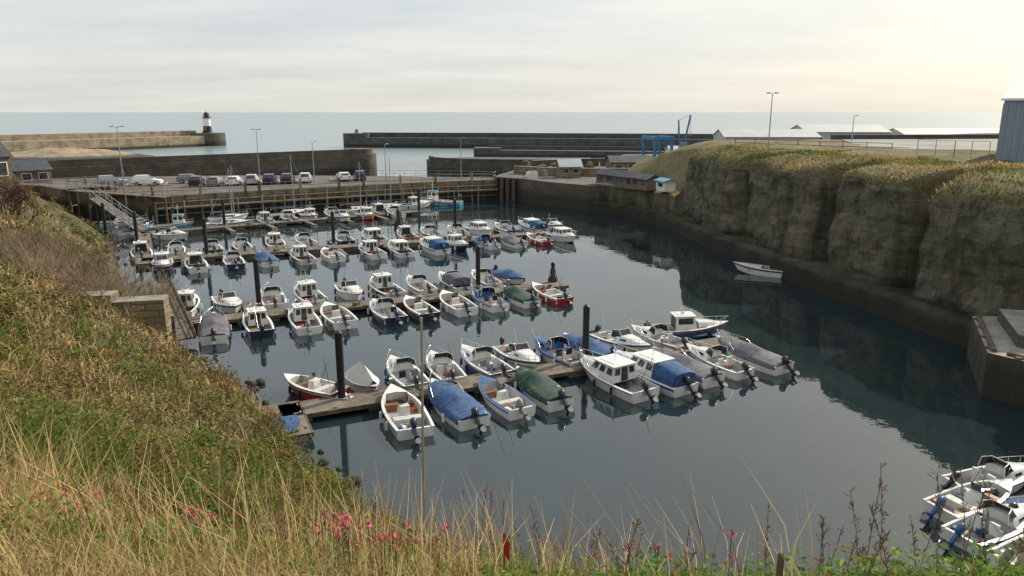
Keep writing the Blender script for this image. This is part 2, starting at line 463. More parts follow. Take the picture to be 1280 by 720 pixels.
def leaves(name, C0, size, col, m):
    n = len(C0)
    a = rng.normal(0, 1, (n, 3)); a[:, 2] *= .5; a /= np.linalg.norm(a, axis=1)[:, None]
    b = rng.normal(0, 1, (n, 3)); b = b-a*np.sum(a*b, 1)[:, None]; b /= np.linalg.norm(b, axis=1)[:, None]
    s = size[:, None]
    V = np.stack([C0-a*s, C0+b*s*.42-a*s*.1, C0+a*s, C0-b*s*.42-a*s*.1], 1).reshape(-1, 3)
    F = np.arange(n*4).reshape(-1, 4)
    return np_mesh(name, V, F, np.repeat(col, 4, 0), m, 4)

def leafy(name, X, Y, hgt, rad, per, lsz, base):
    n = len(X); Z = tz(X, Y)
    u = rng.normal(0, 1, (n, per, 3)); u[..., 2] = np.abs(u[..., 2]); u /= np.linalg.norm(u, axis=2)[..., None]
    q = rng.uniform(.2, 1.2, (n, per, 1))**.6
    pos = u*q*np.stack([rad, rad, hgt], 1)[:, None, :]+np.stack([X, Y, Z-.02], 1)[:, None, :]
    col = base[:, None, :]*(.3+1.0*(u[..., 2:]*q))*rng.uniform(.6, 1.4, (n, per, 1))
    sz = np.repeat(lsz, per)*rng.uniform(.5, 1.3, n*per)
    return leaves(name, pos.reshape(-1, 3), sz, col.reshape(-1, 3), M['leaf'])

X, Y, r = polar(4600, 2.4, 20, -60, 60)
g = vnoise(X, Y, .45, 5.5); a = np.degrees(np.arctan2(X, Y))
keep = (sdist(X, Y) > 2) & ((g > .53) | ((a > -20) & (rng.uniform(0, 1, len(X)) < .6)))
X, Y, r = X[keep], Y[keep], r[keep]; n = len(X)
t_ = rng.uniform(0, 1, (n, 1))
basec = np.where(t_ < .62, np.array([[.11, .22, .04]]), np.where(t_ < .86, np.array([[.24, .29, .07]]), np.array([[.28, .15, .06]])))
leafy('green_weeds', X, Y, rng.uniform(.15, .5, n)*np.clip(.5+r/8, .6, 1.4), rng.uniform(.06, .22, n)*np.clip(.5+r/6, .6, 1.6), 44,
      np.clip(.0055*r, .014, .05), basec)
X, Y, r = polar(640, 4.6, 36, -58, -4)
keep = (sdist(X, Y) > 1.) & (vnoise(X, Y, .25, 41) > .5)
X, Y, r = X[keep], Y[keep], r[keep]; n = len(X)
t_ = rng.uniform(0, 1, (n, 1))
basec = np.where(t_ < .6, np.array([[.10, .17, .035]]), np.where(t_ < .8, np.array([[.24, .23, .06]]), np.array([[.27, .13, .06]])))
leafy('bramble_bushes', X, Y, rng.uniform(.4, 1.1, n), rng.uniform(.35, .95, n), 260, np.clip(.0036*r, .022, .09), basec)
X, Y, r = polar(5600, 12, 110, -66, -8)
keep = (sdist(X, Y) > .5) & (X > -85) & (vnoise(X, Y, .12, 21) > .30)
X, Y, r = X[keep], Y[keep], r[keep]; n = len(X)
t = vnoise(X, Y, .15, 31)[:, None]
basec = np.array([[.27, .18, .095]])*(1-t)+np.array([[.15, .19, .055]])*t
basec = basec*rng.uniform(.45, 1.35, (n, 1))
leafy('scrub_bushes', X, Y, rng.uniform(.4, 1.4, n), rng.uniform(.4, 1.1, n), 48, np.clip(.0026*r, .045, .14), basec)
# a leafy thicket above the retaining wall
n = 60
X = rng.normal(-27.5, 2.6, n); Y = rng.normal(45.0, 1.8, n)
t_ = rng.uniform(0, 1, (n, 1))
basec = np.where(t_ < .5, np.array([[.11, .14, .045]]), np.where(t_ < .8, np.array([[.22, .19, .08]]), np.array([[.20, .12, .07]])))
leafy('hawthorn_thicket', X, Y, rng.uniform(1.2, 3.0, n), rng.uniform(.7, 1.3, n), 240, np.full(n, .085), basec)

def shrub(name, cx, cy, rad, hgt, stems, col, seed, twig=.012):
    rd = random.Random(seed); V = []; F = []; C = []
    def seg(p, q, r0, r1, c):
        d = (q-p).normalized(); a = d.orthogonal().normalized(); b = d.cross(a); o = len(V)
        for pt, rr in ((p, r0), (q, r1)):
            for i in range(3):
                t = 2.1*i; V.append(pt+(a*math.cos(t)+b*math.sin(t))*rr); C.append(c)
        for i in range(3): F.append((o+i, o+(i+1) % 3, o+3+(i+1) % 3, o+3+i))
    def grow(p, d, L, r, dep, c):
        q = p+d*L; seg(p, q, r, r*.7, c)
        if dep == 0: return
        for _ in range(rd.choice((2, 3, 3))):
            dd = (d+Vector((rd.gauss(0, .45), rd.gauss(0, .45), rd.gauss(.12, .3)))).normalized()
            k2 = rd.uniform(.8, 1.2)
            grow(q if rd.random() < .6 else p+d*L*.6, dd, L*rd.uniform(.6, .9), r*.65, dep-1, tuple(x*k2 for x in c))
    for _ in range(stems):
        a = rd.uniform(0, 6.28); rr = rad*rd.random()**.5*.7
        x, y = cx+rr*math.cos(a), cy+rr*math.sin(a)
        p = Vector((x, y, float(tz(np.array([x]), np.array([y]))[0])-.3))
        d = Vector((math.cos(a)*rd.uniform(0, .8), math.sin(a)*rd.uniform(0, .8), 1)).normalized()
        grow(p, d, hgt*rd.uniform(.25, .42), twig*2.2, 4, col)
    return np_mesh(name, np.array([tuple(v) for v in V]), np.array(F), np.array(C), M['twig'], 4)
shrub('bare_shrub', -25.5, 43.6, 3.8, 4.6, 70, (.25, .20, .14), 1, .02)
shrub('bare_shrub', -30.5, 46.5, 3.8, 4.2, 46, (.21, .165, .115), 2, .02)
shrub('bare_shrub', -46, 66, 3.5, 3.2, 40, (.09, .055, .045), 3, .03)
shrub('bare_shrub', -22.5, 37.5, 2.6, 1.8, 24, (.24, .19, .12), 4, .012)
shrub('bare_shrub', -35, 55, 3.0, 2.8, 30, (.16, .12, .08), 5, .022)

mb = MB(); rr_ = random.Random(9)
for i in range(110):
    k_ = rr_.randrange(4, 15); t = rr_.random(); a, b = SHORE[k_], SHORE[k_+1]
    x = a[0]+(b[0]-a[0])*t+rr_.gauss(.2, .5); y = a[1]+(b[1]-a[1])*t+rr_.gauss(0, .5); s_ = rr_.uniform(.12, .34)
    o = len(mb.V); mb.sphere((x, y, s_*.15), s_, 'pierstone', 7, 5, .7)
    for q_ in range(o, len(mb.V)):
        v = mb.V[q_]; f_ = 1+.35*noise.noise(Vector(v)*3); mb.V[q_] = (x+(v[0]-x)*f_, y+(v[1]-y)*f_, v[2]*f_)
mb.obj('shore_boulders')

# ------------------------------------------------------------------ boats
def boat(kind, L, B, hull='white', trim='blue', cov='cov_blue', top='white', eng=True, tilt=True, anti='anti', seed=0, fb=.55, engcol=None):
    rd = random.Random(seed); mb = MB(); n = 16
    T = [i/(n-1) for i in range(n)]
    def hb(t):
        if t < .4: return B/2*(.88+.12*math.sin(t/.4*math.pi/2))
        return max(.03, B/2*(1-((t-.4)/.6)**2.4))
    zs = lambda t: fb+.05*(1-t)+.42*t**2.2*(L/5.5)
    xs = lambda t, k: -L/2+L*t-(1-k)*.55*t**4*(L/5.5)
    tc = {'cuddy': .50, 'wheel': .70, 'cover': .82, 'open': .80, 'yacht': .30, 'trawler': .60}.get(kind, .5)
    rows = []
    for t in T:
        h = hb(t); s = zs(t); zc = -.03+.30*t**4; zk = -.32+.62*t**5
        ch = h*(.86-.25*t**2)
        pts = []
        for k in (1., .88, .72):
            pts.append((xs(t, k), ch+(h-ch)*k, zc+(s-zc)*k))
        pts.append((xs(t, .1), ch, zc)); mid = (xs(t, 0), 0, zk)
        rows.append([Vector((p[0], -p[1], p[2])) for p in pts]+[Vector(mid)]+[Vector(p) for p in pts[::-1]])
    mats = [hull, trim, hull, anti, anti, hull, trim, hull]
    for j in range(8):
        mb.loft([[r[j], r[j+1]] for r in rows], mats[j])
    mb.add(rows[0], [tuple(range(9))], hull)
    for sgn in (-1, 1):
        mb.path([Vector((xs(t, 1), sgn*(hb(t)+.01), zs(t)-.02)) for t in T], .028, 'grey' if trim != 'white' else 'black', 4)
    fl = .16
    ct = [t for t in T if t <= tc]+[tc]
    g = lambda t: min(.15, hb(t)*.5)
    for sgn in (-1, 1):
        sec = []
        for t in ct:
            x = xs(t, 1)
            sec.append([Vector((x, sgn*hb(t), zs(t)+.001)), Vector((x, sgn*(hb(t)-g(t)), zs(t)+.03)), Vector((x, sgn*(hb(t)-g(t)-.03), fl)), Vector((x, 0, fl))])
        mb.loft([[a[0], a[1]] for a in sec], 'white' if hull != 'white' else top)
        mb.loft([[a[1], a[2]] for a in sec], 'deck'); mb.loft([[a[2], a[3]] for a in sec], 'inside')
    mb.box((-L/2+.09, 0, (zs(0)+fl)/2-.02), (.16, B*.84, zs(0)-fl), 'white')
    dt = [tc]+[t for t in T if t > tc]
    sec = []
    for t in dt:
        x = xs(t, 1); h = hb(t)
        sec.append([Vector((x, -h, zs(t)+.002)), Vector((x, -h*.5, zs(t)+.07*min(1, h))), Vector((x, 0, zs(t)+.09*min(1, h))), Vector((x, h*.5, zs(t)+.07*min(1, h))), Vector((x, h, zs(t)+.002))])
    mb.loft(sec, top if kind != 'trawler' else 'inside')
    h = hb(tc); x = xs(tc, 1)
    mb.add([(x, -h+.1, fl), (x, h-.1, fl), (x, h-.1, zs(tc)), (x, 0, zs(tc)+.09), (x, -h+.1, zs(tc))], [(0, 1, 2, 3, 4)], 'deck')
    def X(t): return -L/2+L*t
    def cabin(x0, x1, w0, w1, z0, z1, sf, sb, body, wins=2, roof='white', dark_back=False, vb=.46):
        b = [(x0, -w0, z0), (x1, -w0*.85, z0), (x1, w0*.85, z0), (x0, w0, z0)]
        t = [(x0+sb, -w1, z1), (x1-sf, -w1*.85, z1), (x1-sf, w1*.85, z1), (x0+sb, w1, z1)]
        qs = [(b[0], b[1], t[1], t[0]), (b[1], b[2], t[2], t[1]), (b[2], b[3], t[3], t[2]), (b[3], b[0], t[0], t[3])]
        for qd in qs: mb.add(qd, [(0, 1, 2, 3)], body)
        for i in (0, 2):
            for k in range(wins):
                mb.win(qs[i], (k+.10)/wins+.02, (k+.9)/wins-.02, vb, .88)
        mb.win(qs[1], .06, .48, vb-.02, .9); mb.win(qs[1], .52, .94, vb-.02, .9)
        if dark_back: mb.win(qs[3], .08, .92, .05, .9, 'black')  # black panel stands in for the shaded inside of an open cabin
        else: mb.win(qs[3], .36, .64, .04, .9, 'glass'); mb.win(qs[3], .08, .3, vb, .88); mb.win(qs[3], .7, .92, vb, .88)
        cx = (x0+sb+x1-sf)/2; lx = (x1-sf)-(x0+sb)
        mb.box((cx, 0, z1+.03), (lx+.22, w1*2+.12, .06), roof)
        mb.box((cx, 0, z1+.08), (lx*.8, w1*1.6, .05), roof, taper=.85)
        return z1+.1, cx
    ztop = 1.2
    if kind == 'cuddy':
        sec = []
        for i in range(7):
            t = tc+(.90-tc)*i/6; w = hb(t)*.72; z = zs(t)+.02; hh = .42*(1-(i/6)**1.8)+.02
            x = X(t)-.15*i/6
            sec.append([Vector((x, -w, z)), Vector((x, -w*.9, z+hh*.75)), Vector((x, -w*.6, z+hh)), Vector((x, w*.6, z+hh)), Vector((x, w*.9, z+hh*.75)), Vector((x, w, z))])
        mb.loft(sec, top); mb.add(sec[0], [(0, 1, 2, 3, 4, 5)], top)
        for sg in (-1, 1):
            a, b = sec[1], sec[3]; i0, i1 = (0, 1) if sg < 0 else (5, 4)
            qd = [a[i0], b[i0], b[i1], a[i1]] if sg < 0 else [b[i0], a[i0], a[i1], b[i1]]
            mb.win(qd, .1, .9, .3, .85)
        w = hb(tc)*.74; z = zs(tc)+.40; x = X(tc)
        hw = .42
        A = [Vector((x+.42, -w*.7, z-.02)), Vector((x+.42, w*.7, z-.02)), Vector((x+.08, w*.62, z+hw)), Vector((x+.08, -w*.62, z+hw))]
        mb.add(A, [(0, 1, 2, 3)], 'glass')
        for sg in (-1, 1):
            Bq = [Vector((x+.42, sg*w*.7, z-.02)), Vector((x-.45, sg*w*.98, z-.12)), Vector((x-.40, sg*w*.86, z+hw-.05)), Vector((x+.08, sg*w*.62, z+hw))]
            mb.add(Bq, [(0, 1, 2, 3)], 'glass')
            mb.path([Bq[0], Bq[3], Bq[2], Bq[1]], .022, 'white')
        mb.path([A[2], A[3]], .022, 'white')
        ztop = z+hw
        for sg in (-1, 1): mb.box((X(.36), sg*B*.2, fl+.25), (.42, .42, .42), 'white', taper=.9); mb.box((X(.33), sg*B*.2, fl+.6), (.1, .42, .42), rd.choice(['white', 'navy', 'grey']))
        if cov and seed % 4 == 0:
            w = B*.43; s2 = []
            for i in range(5):
                t = .10+.42*i/4; hh = zs(.3)+.85-.12*(i-2)**2*.25
                s2.append([Vector((X(t), -w, zs(t)+.05)), Vector((X(t), -w*.92, hh-.15)), Vector((X(t), -w*.5, hh)), Vector((X(t), w*.5, hh)), Vector((X(t), w*.92, hh-.15)), Vector((X(t), w, zs(t)+.05))])
            mb.loft(s2, cov); mb.add(s2[0], [(0, 1, 2, 3, 4, 5)], cov)
            mb.add([s2[-1][0], s2[-1][1], s2[-1][2], s2[-1][3], s2[-1][4], s2[-1][5]], [(0, 1, 2, 3, 4, 5)], 'glass')
    elif kind == 'wheel':
        x0w = .38+.06*((seed*7) % 3-1)
        ztop, cx = cabin(X(x0w), X(x0w+.27), B*.35, B*.29, zs(.5)-.12, zs(.5)+.92, .25+.1*(seed % 3), .02, top, 1+seed % 2, dark_back=seed % 2 == 0)
        sec = []
        for i in range(5):
            t = .62+(.92-.62)*i/4; w = hb(t)*.66; z = zs(t)+.02; hh = .34*(1-(i/4)**1.6)+.02
            sec.append([Vector((X(t)-.1, -w, z)), Vector((X(t)-.1, -w*.8, z+hh)), Vector((X(t)-.1, w*.8, z+hh)), Vector((X(t)-.1, w, z))])
        mb.loft(sec, top)
        mb.tube((cx-.2, .1, ztop), (cx-.3, .1, ztop+1.0), .02, 'white', 4)
        mb.tube((cx-.2, -.25, ztop), (cx-.25, -.25, ztop+.45), .03, 'steel', 4); mb.sphere((cx-.25, -.25, ztop+.45), .06, 'white', 6, 4)
        mb.tube((cx, -.1, ztop+.08), (cx, .14, ztop+.08), .09, 'white', 8)
    elif kind == 'cruiser':
        ztop, cx = cabin(X(.30), X(.72), B*.40, B*.33, zs(.5)-.1, zs(.5)+.85, .8, .02, top, 3)
        sec = []
        for i in range(6):
            t = .60+(.93-.60)*i/5; w = hb(t)*.75; z = zs(t)+.02; hh = .36*(1-(i/5)**1.8)+.02
            sec.append([Vector((X(t)-.1, -w, z)), Vector((X(t)-.1, -w*.8, z+hh)), Vector((X(t)-.1, w*.8, z+hh)), Vector((X(t)-.1, w, z))])
        mb.loft(sec, top)
        if seed == 4:
            w = B*.41; s2 = []
            for i in range(5):
                t = .03+.27*i/4; hh = zs(.2)+.72+.22*math.sin(i/4*1.6)
                s2.append([Vector((X(t), -w, zs(t)+.02)), Vector((X(t), -w*.9, hh-.14+rd.uniform(-.02, .02))), Vector((X(t), -w*.4, hh)), Vector((X(t), w*.4, hh)), Vector((X(t), w*.9, hh-.14+rd.uniform(-.02, .02))), Vector((X(t), w, zs(t)+.02))])
            mb.loft(s2, cov); mb.add(s2[0], [(0, 1, 2, 3, 4, 5)], cov)
        mb.tube((cx, 0, ztop), (cx-.1, 0, ztop+.7), .03, 'steel', 5)
    elif kind == 'cover':
        sec = []
        ridge = rd.uniform(.45, .62)
        for i in range(14):
            t = .01+.93*i/13; h = hb(t)+.035; s = zs(t); x = xs(t, 1)
            hh = (.16+.42*math.exp(-((t-ridge)/.16)**2))*(1-.7*max(0, (t-.7)/.24)**2)+rd.uniform(-.03, .03)
            prof = [(-1, -.16), (-1, .03), (-.62, .45), (-.25, .85), (0, 1), (.25, .85), (.62, .45), (1, .03), (1, -.16)]
            sec.append([Vector((x, h*a+rd.uniform(-.02, .02), s+(hh*b if b > .05 else b)+rd.uniform(-.035, .035))) for a, b in prof])
        mb.loft(sec, cov); mb.add(sec[0], [tuple(range(9))], cov)
        for i in (2, 5, 8, 11): mb.path([p+Vector((0, 0, .01)) for p in sec[i]], .012, 'rope', 3)
        ztop = zs(.5)+.6
    elif kind == 'tent':
        sec = []
        for i in range(6):
            t = .05+.85*i/5; h = hb(t)+.03; hh = 1.25*(1-abs(t-.45)*1.7)
            sec.append([Vector((xs(t, 1), -h, zs(t)-.1)), Vector((xs(t, 1), -h*.45, zs(t)+hh*.5)), Vector((xs(t, 1), 0, zs(t)+hh)), Vector((xs(t, 1), h*.45, zs(t)+hh*.5)), Vector((xs(t, 1), h, zs(t)-.1))])
        mb.loft(sec, cov, smooth=False)
    elif kind == 'open':
        mb.box((X(.45), 0, fl+.38), (.5, .6, .72), 'white', taper=.85)
        mb.win([(X(.45)+.22, -.26, fl+.72), (X(.45)+.22, .26, fl+.72), (X(.45)+.05, .24, fl+1.15), (X(.45)+.05, -.24, fl+1.15)], 0, 1, 0, 1)
        mb.box((X(.28), 0, fl+.22), (.45, B*.7, .4), 'deck'); mb.box((X(.66), 0, fl+.2), (.3, B*.7, .35), 'wood')
        for _ in range(6):
            mb.box((X(rd.uniform(.1, .7)), rd.uniform(-.3, .3)*B, fl+.12), (rd.uniform(.2, .4), rd.uniform(.2, .4), .22), rd.choice(['cov_blue', 'orange', 'grey', 'white', 'black', 'inside']), rz=rd.random())
        ztop = 1.2
    elif kind == 'rowing':
        for t in (.2, .45, .68): mb.box((X(t), 0, .42), (.26, hb(t)*1.85, .05), 'wood')
        mb.path([Vector((X(.1), .2, .62)), Vector((X(.8), .05, .68))], .03, 'wood')
    elif kind == 'yacht':
        sec = []
        for i in range(8):
            t = .32+(.80-.32)*i/7; w = hb(t)*.62; z = zs(t)+.02; hh = .42*(1-(i/7)**2.5)+.02
            sec.append([Vector((X(t), -w, z)), Vector((X(t), -w*.85, z+hh)), Vector((X(t), w*.85, z+hh)), Vector((X(t), w, z))])
        mb.loft(sec, 'white'); mb.add(sec[0], [(0, 1, 2, 3)], 'wood')
        for k in (1, 3):
            a, b = sec[k], sec[k+1]
            mb.win([a[0], b[0], b[1], a[1]], .1, .9, .3, .8); mb.win([b[3], a[3], a[2], b[2]], .1, .9, .3, .8)
        hm = L*1.3; mx = X(.58)
        mb.tube((mx, 0, .6), (mx, 0, hm), .07, 'galv', 6, .05)
        mb.tube((mx-.1, 0, 1.5), (X(.05), 0, 1.45), .05, 'steel', 6)
        mb.tube((mx-.15, 0, 1.62), (X(.08), 0, 1.52), .14, cov, 8, .08)
        for a in ((X(.98), 0, zs(1)), (X(.02), 0, zs(0)), (mx-.1, B*.45, .7), (mx-.1, -B*.45, .7)): mb.tube((mx, 0, hm-.1), a, .012, 'steel', 3)
        mb.tube((mx, -.5, hm*.6), (mx, .5, hm*.6), .02, 'steel', 4)
        eng = False
    elif kind == 'trawler':
        ztop, cx = cabin(X(.58), X(.80), B*.32, B*.28, zs(.7)-.3, zs(.7)+1.5, .12, .02, 'white', 2, roof='lblue', vb=.55)
        mb.tube((cx, 0, ztop), (cx, 0, ztop+1.6), .05, 'white', 6); mb.tube((cx-.5, 0, ztop+1), (cx+.5, 0, ztop+1), .03, 'white', 4)
        mb.tube((X(.18), 0, fl), (X(.18), 0, 2.6), .06, 'grey', 6); mb.path([(X(.05), -B*.4, fl), (X(.05), -B*.4, 2.0), (X(.05), B*.4, 2.0), (X(.05), B*.4, fl)], .05, 'grey')
        mb.box((X(.35), 0, fl+.4), (1.2, 1., .6), 'orange'); mb.tube((X(.46), -.5, fl+.5), (X(.46), .5, fl+.5), .28, 'grey', 10)
        eng = False
    if kind in ('cuddy', 'wheel', 'cruiser', 'yacht', 'cover', 'trawler'):
        if kind != 'cover' or seed % 2:
            tt = [.58, .68, .78, .88, .96]
            L1 = [Vector((xs(t, 1), -hb(t)*.93, zs(t)+.38)) for t in tt]; R1 = [Vector((p.x, -p.y, p.z)) for p in L1[::-1]]
            L1[0].z -= .3; R1[-1].z -= .3
            mb.path(L1+[Vector((xs(1, 1)+.03, 0, zs(1)+.42))]+R1, .017, 'steel', 4)
            for p in L1[1:]+R1[:-1]: mb.tube(p, (p.x, p.y, p.z-.4), .014, 'steel', 4)
    if kind in ('wheel', 'cuddy', 'open', 'cruiser'):
        for _ in range(rd.choice((1, 2, 3))):
            yy = rd.uniform(-.4, .4)*B
            mb.tube((X(rd.uniform(.08, .45)), yy, zs(.3)), (X(rd.uniform(.0, .4)), yy*1.1, zs(.3)+rd.uniform(.9, 1.9)), .013, rd.choice(['white', 'black', 'steel']), 4)
        mb.tube((X(.12), B*.3, fl), (X(.12), B*.3, fl+.4), .15, rd.choice(['orange', 'grey', 'blue', 'white']), 8)
        for _ in range(4): mb.box((X(rd.uniform(.1, .35)), rd.uniform(-.3, .3)*B, fl+.12), (rd.uniform(.2, .45), rd.uniform(.2, .4), .24), rd.choice(['blue', 'grey', 'white', 'black', 'red', 'wood', 'inside']), rz=rd.random())
    if kind not in ('rowing', 'tent'):
        for t in (.25, .5, .72):
            for sg in (-1, 1):
                if rd.random() < .6:
                    c = rd.choice(['white', 'white', 'blue', 'navy', 'navy'])
                    x = xs(t, .8); y = sg*(hb(t)+.09)
                    mb.tube((x, y, .12), (x, y, .5), .085, c, 8); mb.sphere((x, y, .5), .085, c, 8, 4); mb.tube((x, y, .5), (x, sg*(hb(t)-.02), zs(t)), .01, 'rope', 3)
    if eng:
        col = engcol or rd.choice(['black', 'black', 'black', 'grey', 'navy'])
        an = R(48) if tilt else R(4)
        o = Vector((-L/2-.06, rd.choice((0, 0, .12)), zs(0)+.02)); sub = MB()
        sec = []
        for z, a, b, sh in ((-.02, .15, .12, 0), (.08, .20, .16, -.02), (.32, .22, .17, -.04), (.46, .17, .13, -.03), (.50, .08, .06, -.02)):
            sec.append([Vector((-.16+sh+a*math.cos(q)*1.1, b*math.sin(q), z)) for q in [i*math.pi/5 for i in range(10)]])
        sub.loft(sec, col, closed=True); sub.add(sec[-1], [tuple(range(10))], col)
        sub.box((-.15, 0, -.42), (.16, .11, .86), col, taper=1.3); sub.box((-.17, 0, -.82), (.5, .10, .10), col)
        sub.box((-.22, 0, -.55), (.40, .26, .03), col); sub.tube((-.44, 0, -.82), (-.38, 0, -.82), .16, 'grey', 8)
        sub.box((.0, 0, -.1), (.16, .2, .3), 'grey')
        Rm = Matrix.Rotation(an, 3, 'Y')
        base = len(mb.V); mb.V += [tuple(Rm @ Vector(v)+o) for v in sub.V]
        for f, i, s_ in zip(sub.F, sub.I, sub.S):
            mb.F.append([q_+base for q_ in f]); mb.I.append(mb.mi(sub.mats[i])); mb.S.append(s_)
    return mb.mesh('boat_'+kind)

NAMES = {'cuddy': 'motor_boat', 'wheel': 'wheelhouse_fishing_boat', 'cruiser': 'cabin_cruiser', 'cover': 'covered_motor_boat', 'tent': 'covered_dinghy',
         'open': 'open_motor_boat', 'rowing': 'rowing_boat', 'yacht': 'sailing_yacht', 'trawler': 'trawler'}
lib = {}
def B_(key, *a, **k): lib[key] = (a[0], boat(*a, **k))
B_('cu1', 'cuddy', 5.4, 2.1, 'white', 'blue', seed=1)
B_('cu2', 'cuddy', 5.2, 2.0, 'white', 'white', seed=2)
B_('cu3', 'cuddy', 5.6, 2.15, 'blue', 'white', seed=3)
B_('cu4', 'cuddy', 5.2, 2.0, 'lblue', 'white', seed=5)
B_('cu5', 'cuddy', 5.5, 2.1, 'white', 'navy', seed=7, tilt=False)
B_('cu6', 'cuddy', 5.5, 2.1, 'white', 'grey', cov='cov_grey', seed=4)
B_('cu7', 'cuddy', 5.3, 2.1, 'navy', 'white', seed=9)
B_('cu8', 'cuddy', 5.3, 2.1, 'white', 'red', seed=10, anti='antired')
B_('cu9', 'cuddy', 5.2, 2.0, 'white', 'blue', top='blue', seed=13)
B_('cua', 'cuddy', 4.6, 1.9, 'green', 'white', seed=14)
B_('wh1', 'wheel', 5.7, 2.2, 'white', 'white', seed=1)
B_('wh2', 'wheel', 5.9, 2.2, 'white', 'blue', seed=2)
B_('wh3', 'wheel', 5.6, 2.1, 'navy', 'white', seed=3, tilt=False)
B_('wh4', 'wheel', 5.8, 2.2, 'white', 'red', seed=4, anti='antired')
B_('wh5', 'wheel', 5.8, 2.2, 'cream', 'green', seed=5)
B_('wh6', 'wheel', 6.2, 2.3, 'blue', 'orange', top='white', seed=6)
B_('wh7', 'wheel', 5.5, 2.1, 'orange', 'white', top='white', seed=8)
B_('cr1', 'cruiser', 6.4, 2.4, 'white', 'white', seed=2)
B_('cr2', 'cruiser', 6.2, 2.3, 'white', 'blue', seed=4)
B_('co1', 'cover', 5.4, 2.1, 'white', 'white', cov='cov_blue', seed=1)
B_('co2', 'cover', 5.0, 2.0, 'white', 'grey', cov='cov_green', seed=2)
B_('co3', 'cover', 5.6, 2.1, 'white', 'navy', cov='cov_grey', seed=3)
B_('co4', 'cover', 5.2, 2.1, 'white', 'blue', cov='cov_blue', seed=4)
B_('op1', 'open', 5.4, 2.2, 'white', 'white', seed=1)
B_('op2', 'open', 5.3, 2.1, 'white', 'blue', seed=2, top='blue')
B_('op3', 'open', 4.3, 1.8, 'red', 'white', seed=3, top='white')
B_('op4', 'open', 5.0, 1.9, 'navy', 'white', seed=5)
B_('op5', 'open', 5.0, 2.0, 'white', 'grey', seed=6, engcol='blue')
B_('cub', 'cuddy', 5.0, 2.0, 'white', 'grey', seed=15, engcol='blue')
B_('te1', 'tent', 4.0, 1.7, 'white', 'red', cov='cov_white', eng=False, seed=1)
B_('re1', 'open', 5.8, 2.1, 'red', 'white', seed=8)
B_('ro1', 'rowing', 5.2, 2.0, 'white', 'navy', eng=False, seed=1)
B_('ya1', 'yacht', 7., 2.4, 'white', 'blue', seed=1, cov='cov_blue')
B_('ya2', 'yacht', 7.6, 2.5, 'navy', 'white', seed=2, cov='cov_blue')
B_('ya3', 'yacht', 6.6, 2.3, 'white', 'white', seed=3, cov='cov_grey')
B_('tr1', 'trawler', 8., 2.9, 'lblue', 'white', seed=1, fb=.8, anti='antired')
rb = random.Random(5)
def place(key, x, y, head, sc=1.):
    kind, me = lib[key]
    o = put(NAMES[kind], me, (x, y, rb.uniform(-.03, .03)), R(head), sc)
    o.rotation_euler = (R(rb.uniform(-1.2, 1.2)), R(rb.uniform(-1, 1)), R(head))
Af = [(-10.9, 37.9, 'op3', 150), (-8.2, 38.7, 'te1', -60), (-6.2, 40.1, 'cu4', 115), (-4.1, 41.1, 'cu2', 112), (-1.8, 42.0, 'cu3', 120), (.5, 42.9, 'cu5', -62), (2.7, 43.8, 'cu9', 120),
      (4.8, 44.8, 'co4', 125), (7.2, 45.9, 'cu1', -58), (9.6, 46.8, 'cu2', 130), (12.1, 48.9, 'wh6', 5)]
An = [(-5.5, 34.7, 'op1', 112), (-3.1, 35.7, 'co1', 118), (-.6, 36.7, 'op2', 118), (1.4, 37.8, 'co2', 120), (5.6, 39.5, 'cr1', 122), (7.8, 40.3, 'cr2', 122), (10., 41.3, 'co3', 120), (12.2, 42.3, 'cu2', 122), (14.6, 43.4, 'co3', 124)]
Bf = [(-25.2, 55.3, 'wh1', 100), (-22.1, 55.8, 'cu5', -60), (-19.2, 57.5, 'cu1', 115), (-16.7, 58.6, 'wh1', 118), (-13.4, 59.7, 'cu2', -62), (-10.9, 61.1, 'wh5', 118), (-8.1, 62.2, 'cu1', 118), (-5.3, 63.2, 'cu6', 115), (-2.6, 64.6, 'cu8', 118), (-.2, 65.4, 'co4', -60)]
Bn = [(-20.7, 49.3, 'co3', 112), (-18.1, 50.4, 'wh3', 115), (-15.1, 51.4, 'wh1', 118), (-13., 52.5, 'op1', 118), (-9.6, 53.6, 'cu7', 118), (-7.2, 54.5, 'op4', 118), (-4.5, 56.1, 'op1', 118), (-2.1, 57.2, 'cu9', 118), (.5, 58.3, 'co2', 118), (3., 59.5, 're1', 118)]
Cf = [(-39.5, 77.5, 'wh2'), (-36.5, 79.2, 'cu2'), (-32.9, 80.1, 'cua'), (-30.2, 81.4, 'cu5'), (-27.2, 83.6, 'wh1'), (-24.1, 84.5, 'cu1'), (-19.9, 86, 'cu7'), (-16.7, 87.3, 'cr1'), (-12.9, 88.5, 'wh7'), (-10.2, 90.2, 'cu8'), (-7., 91.5, 'cu2'), (-4., 92.6, 'cr1'), (-1, 94.1, 'cu3'), (2.4, 95.6, 'cr2'), (5.4, 96.7, 'cu5')]
Cn = [(-34.2, 70.9, 'wh3'), (-31.2, 71.4, 'wh4'), (-28, 72.8, 'cu7'), (-25.2, 74, 'co4'), (-21.9, 75.3, 'wh5'), (-19, 76.2, 'op1'), (-15.3, 78.3, 'wh1'), (-12.4, 79.4, 'cr1'), (-8.9, 80.9, 'cr2'), (-6.2, 82.2, 'wh3'), (-3.2, 83.6, 'cu9'), (-.2, 84.8, 'co3'), (3., 86.3, 're1'), (6.2, 87.7, 'cr1')]
for row in (Af, An, Bf, Bn):
    for x, y, k_, hd in row: place(k_, x, y, hd+rb.uniform(-3, 3), rb.uniform(.88, .98))
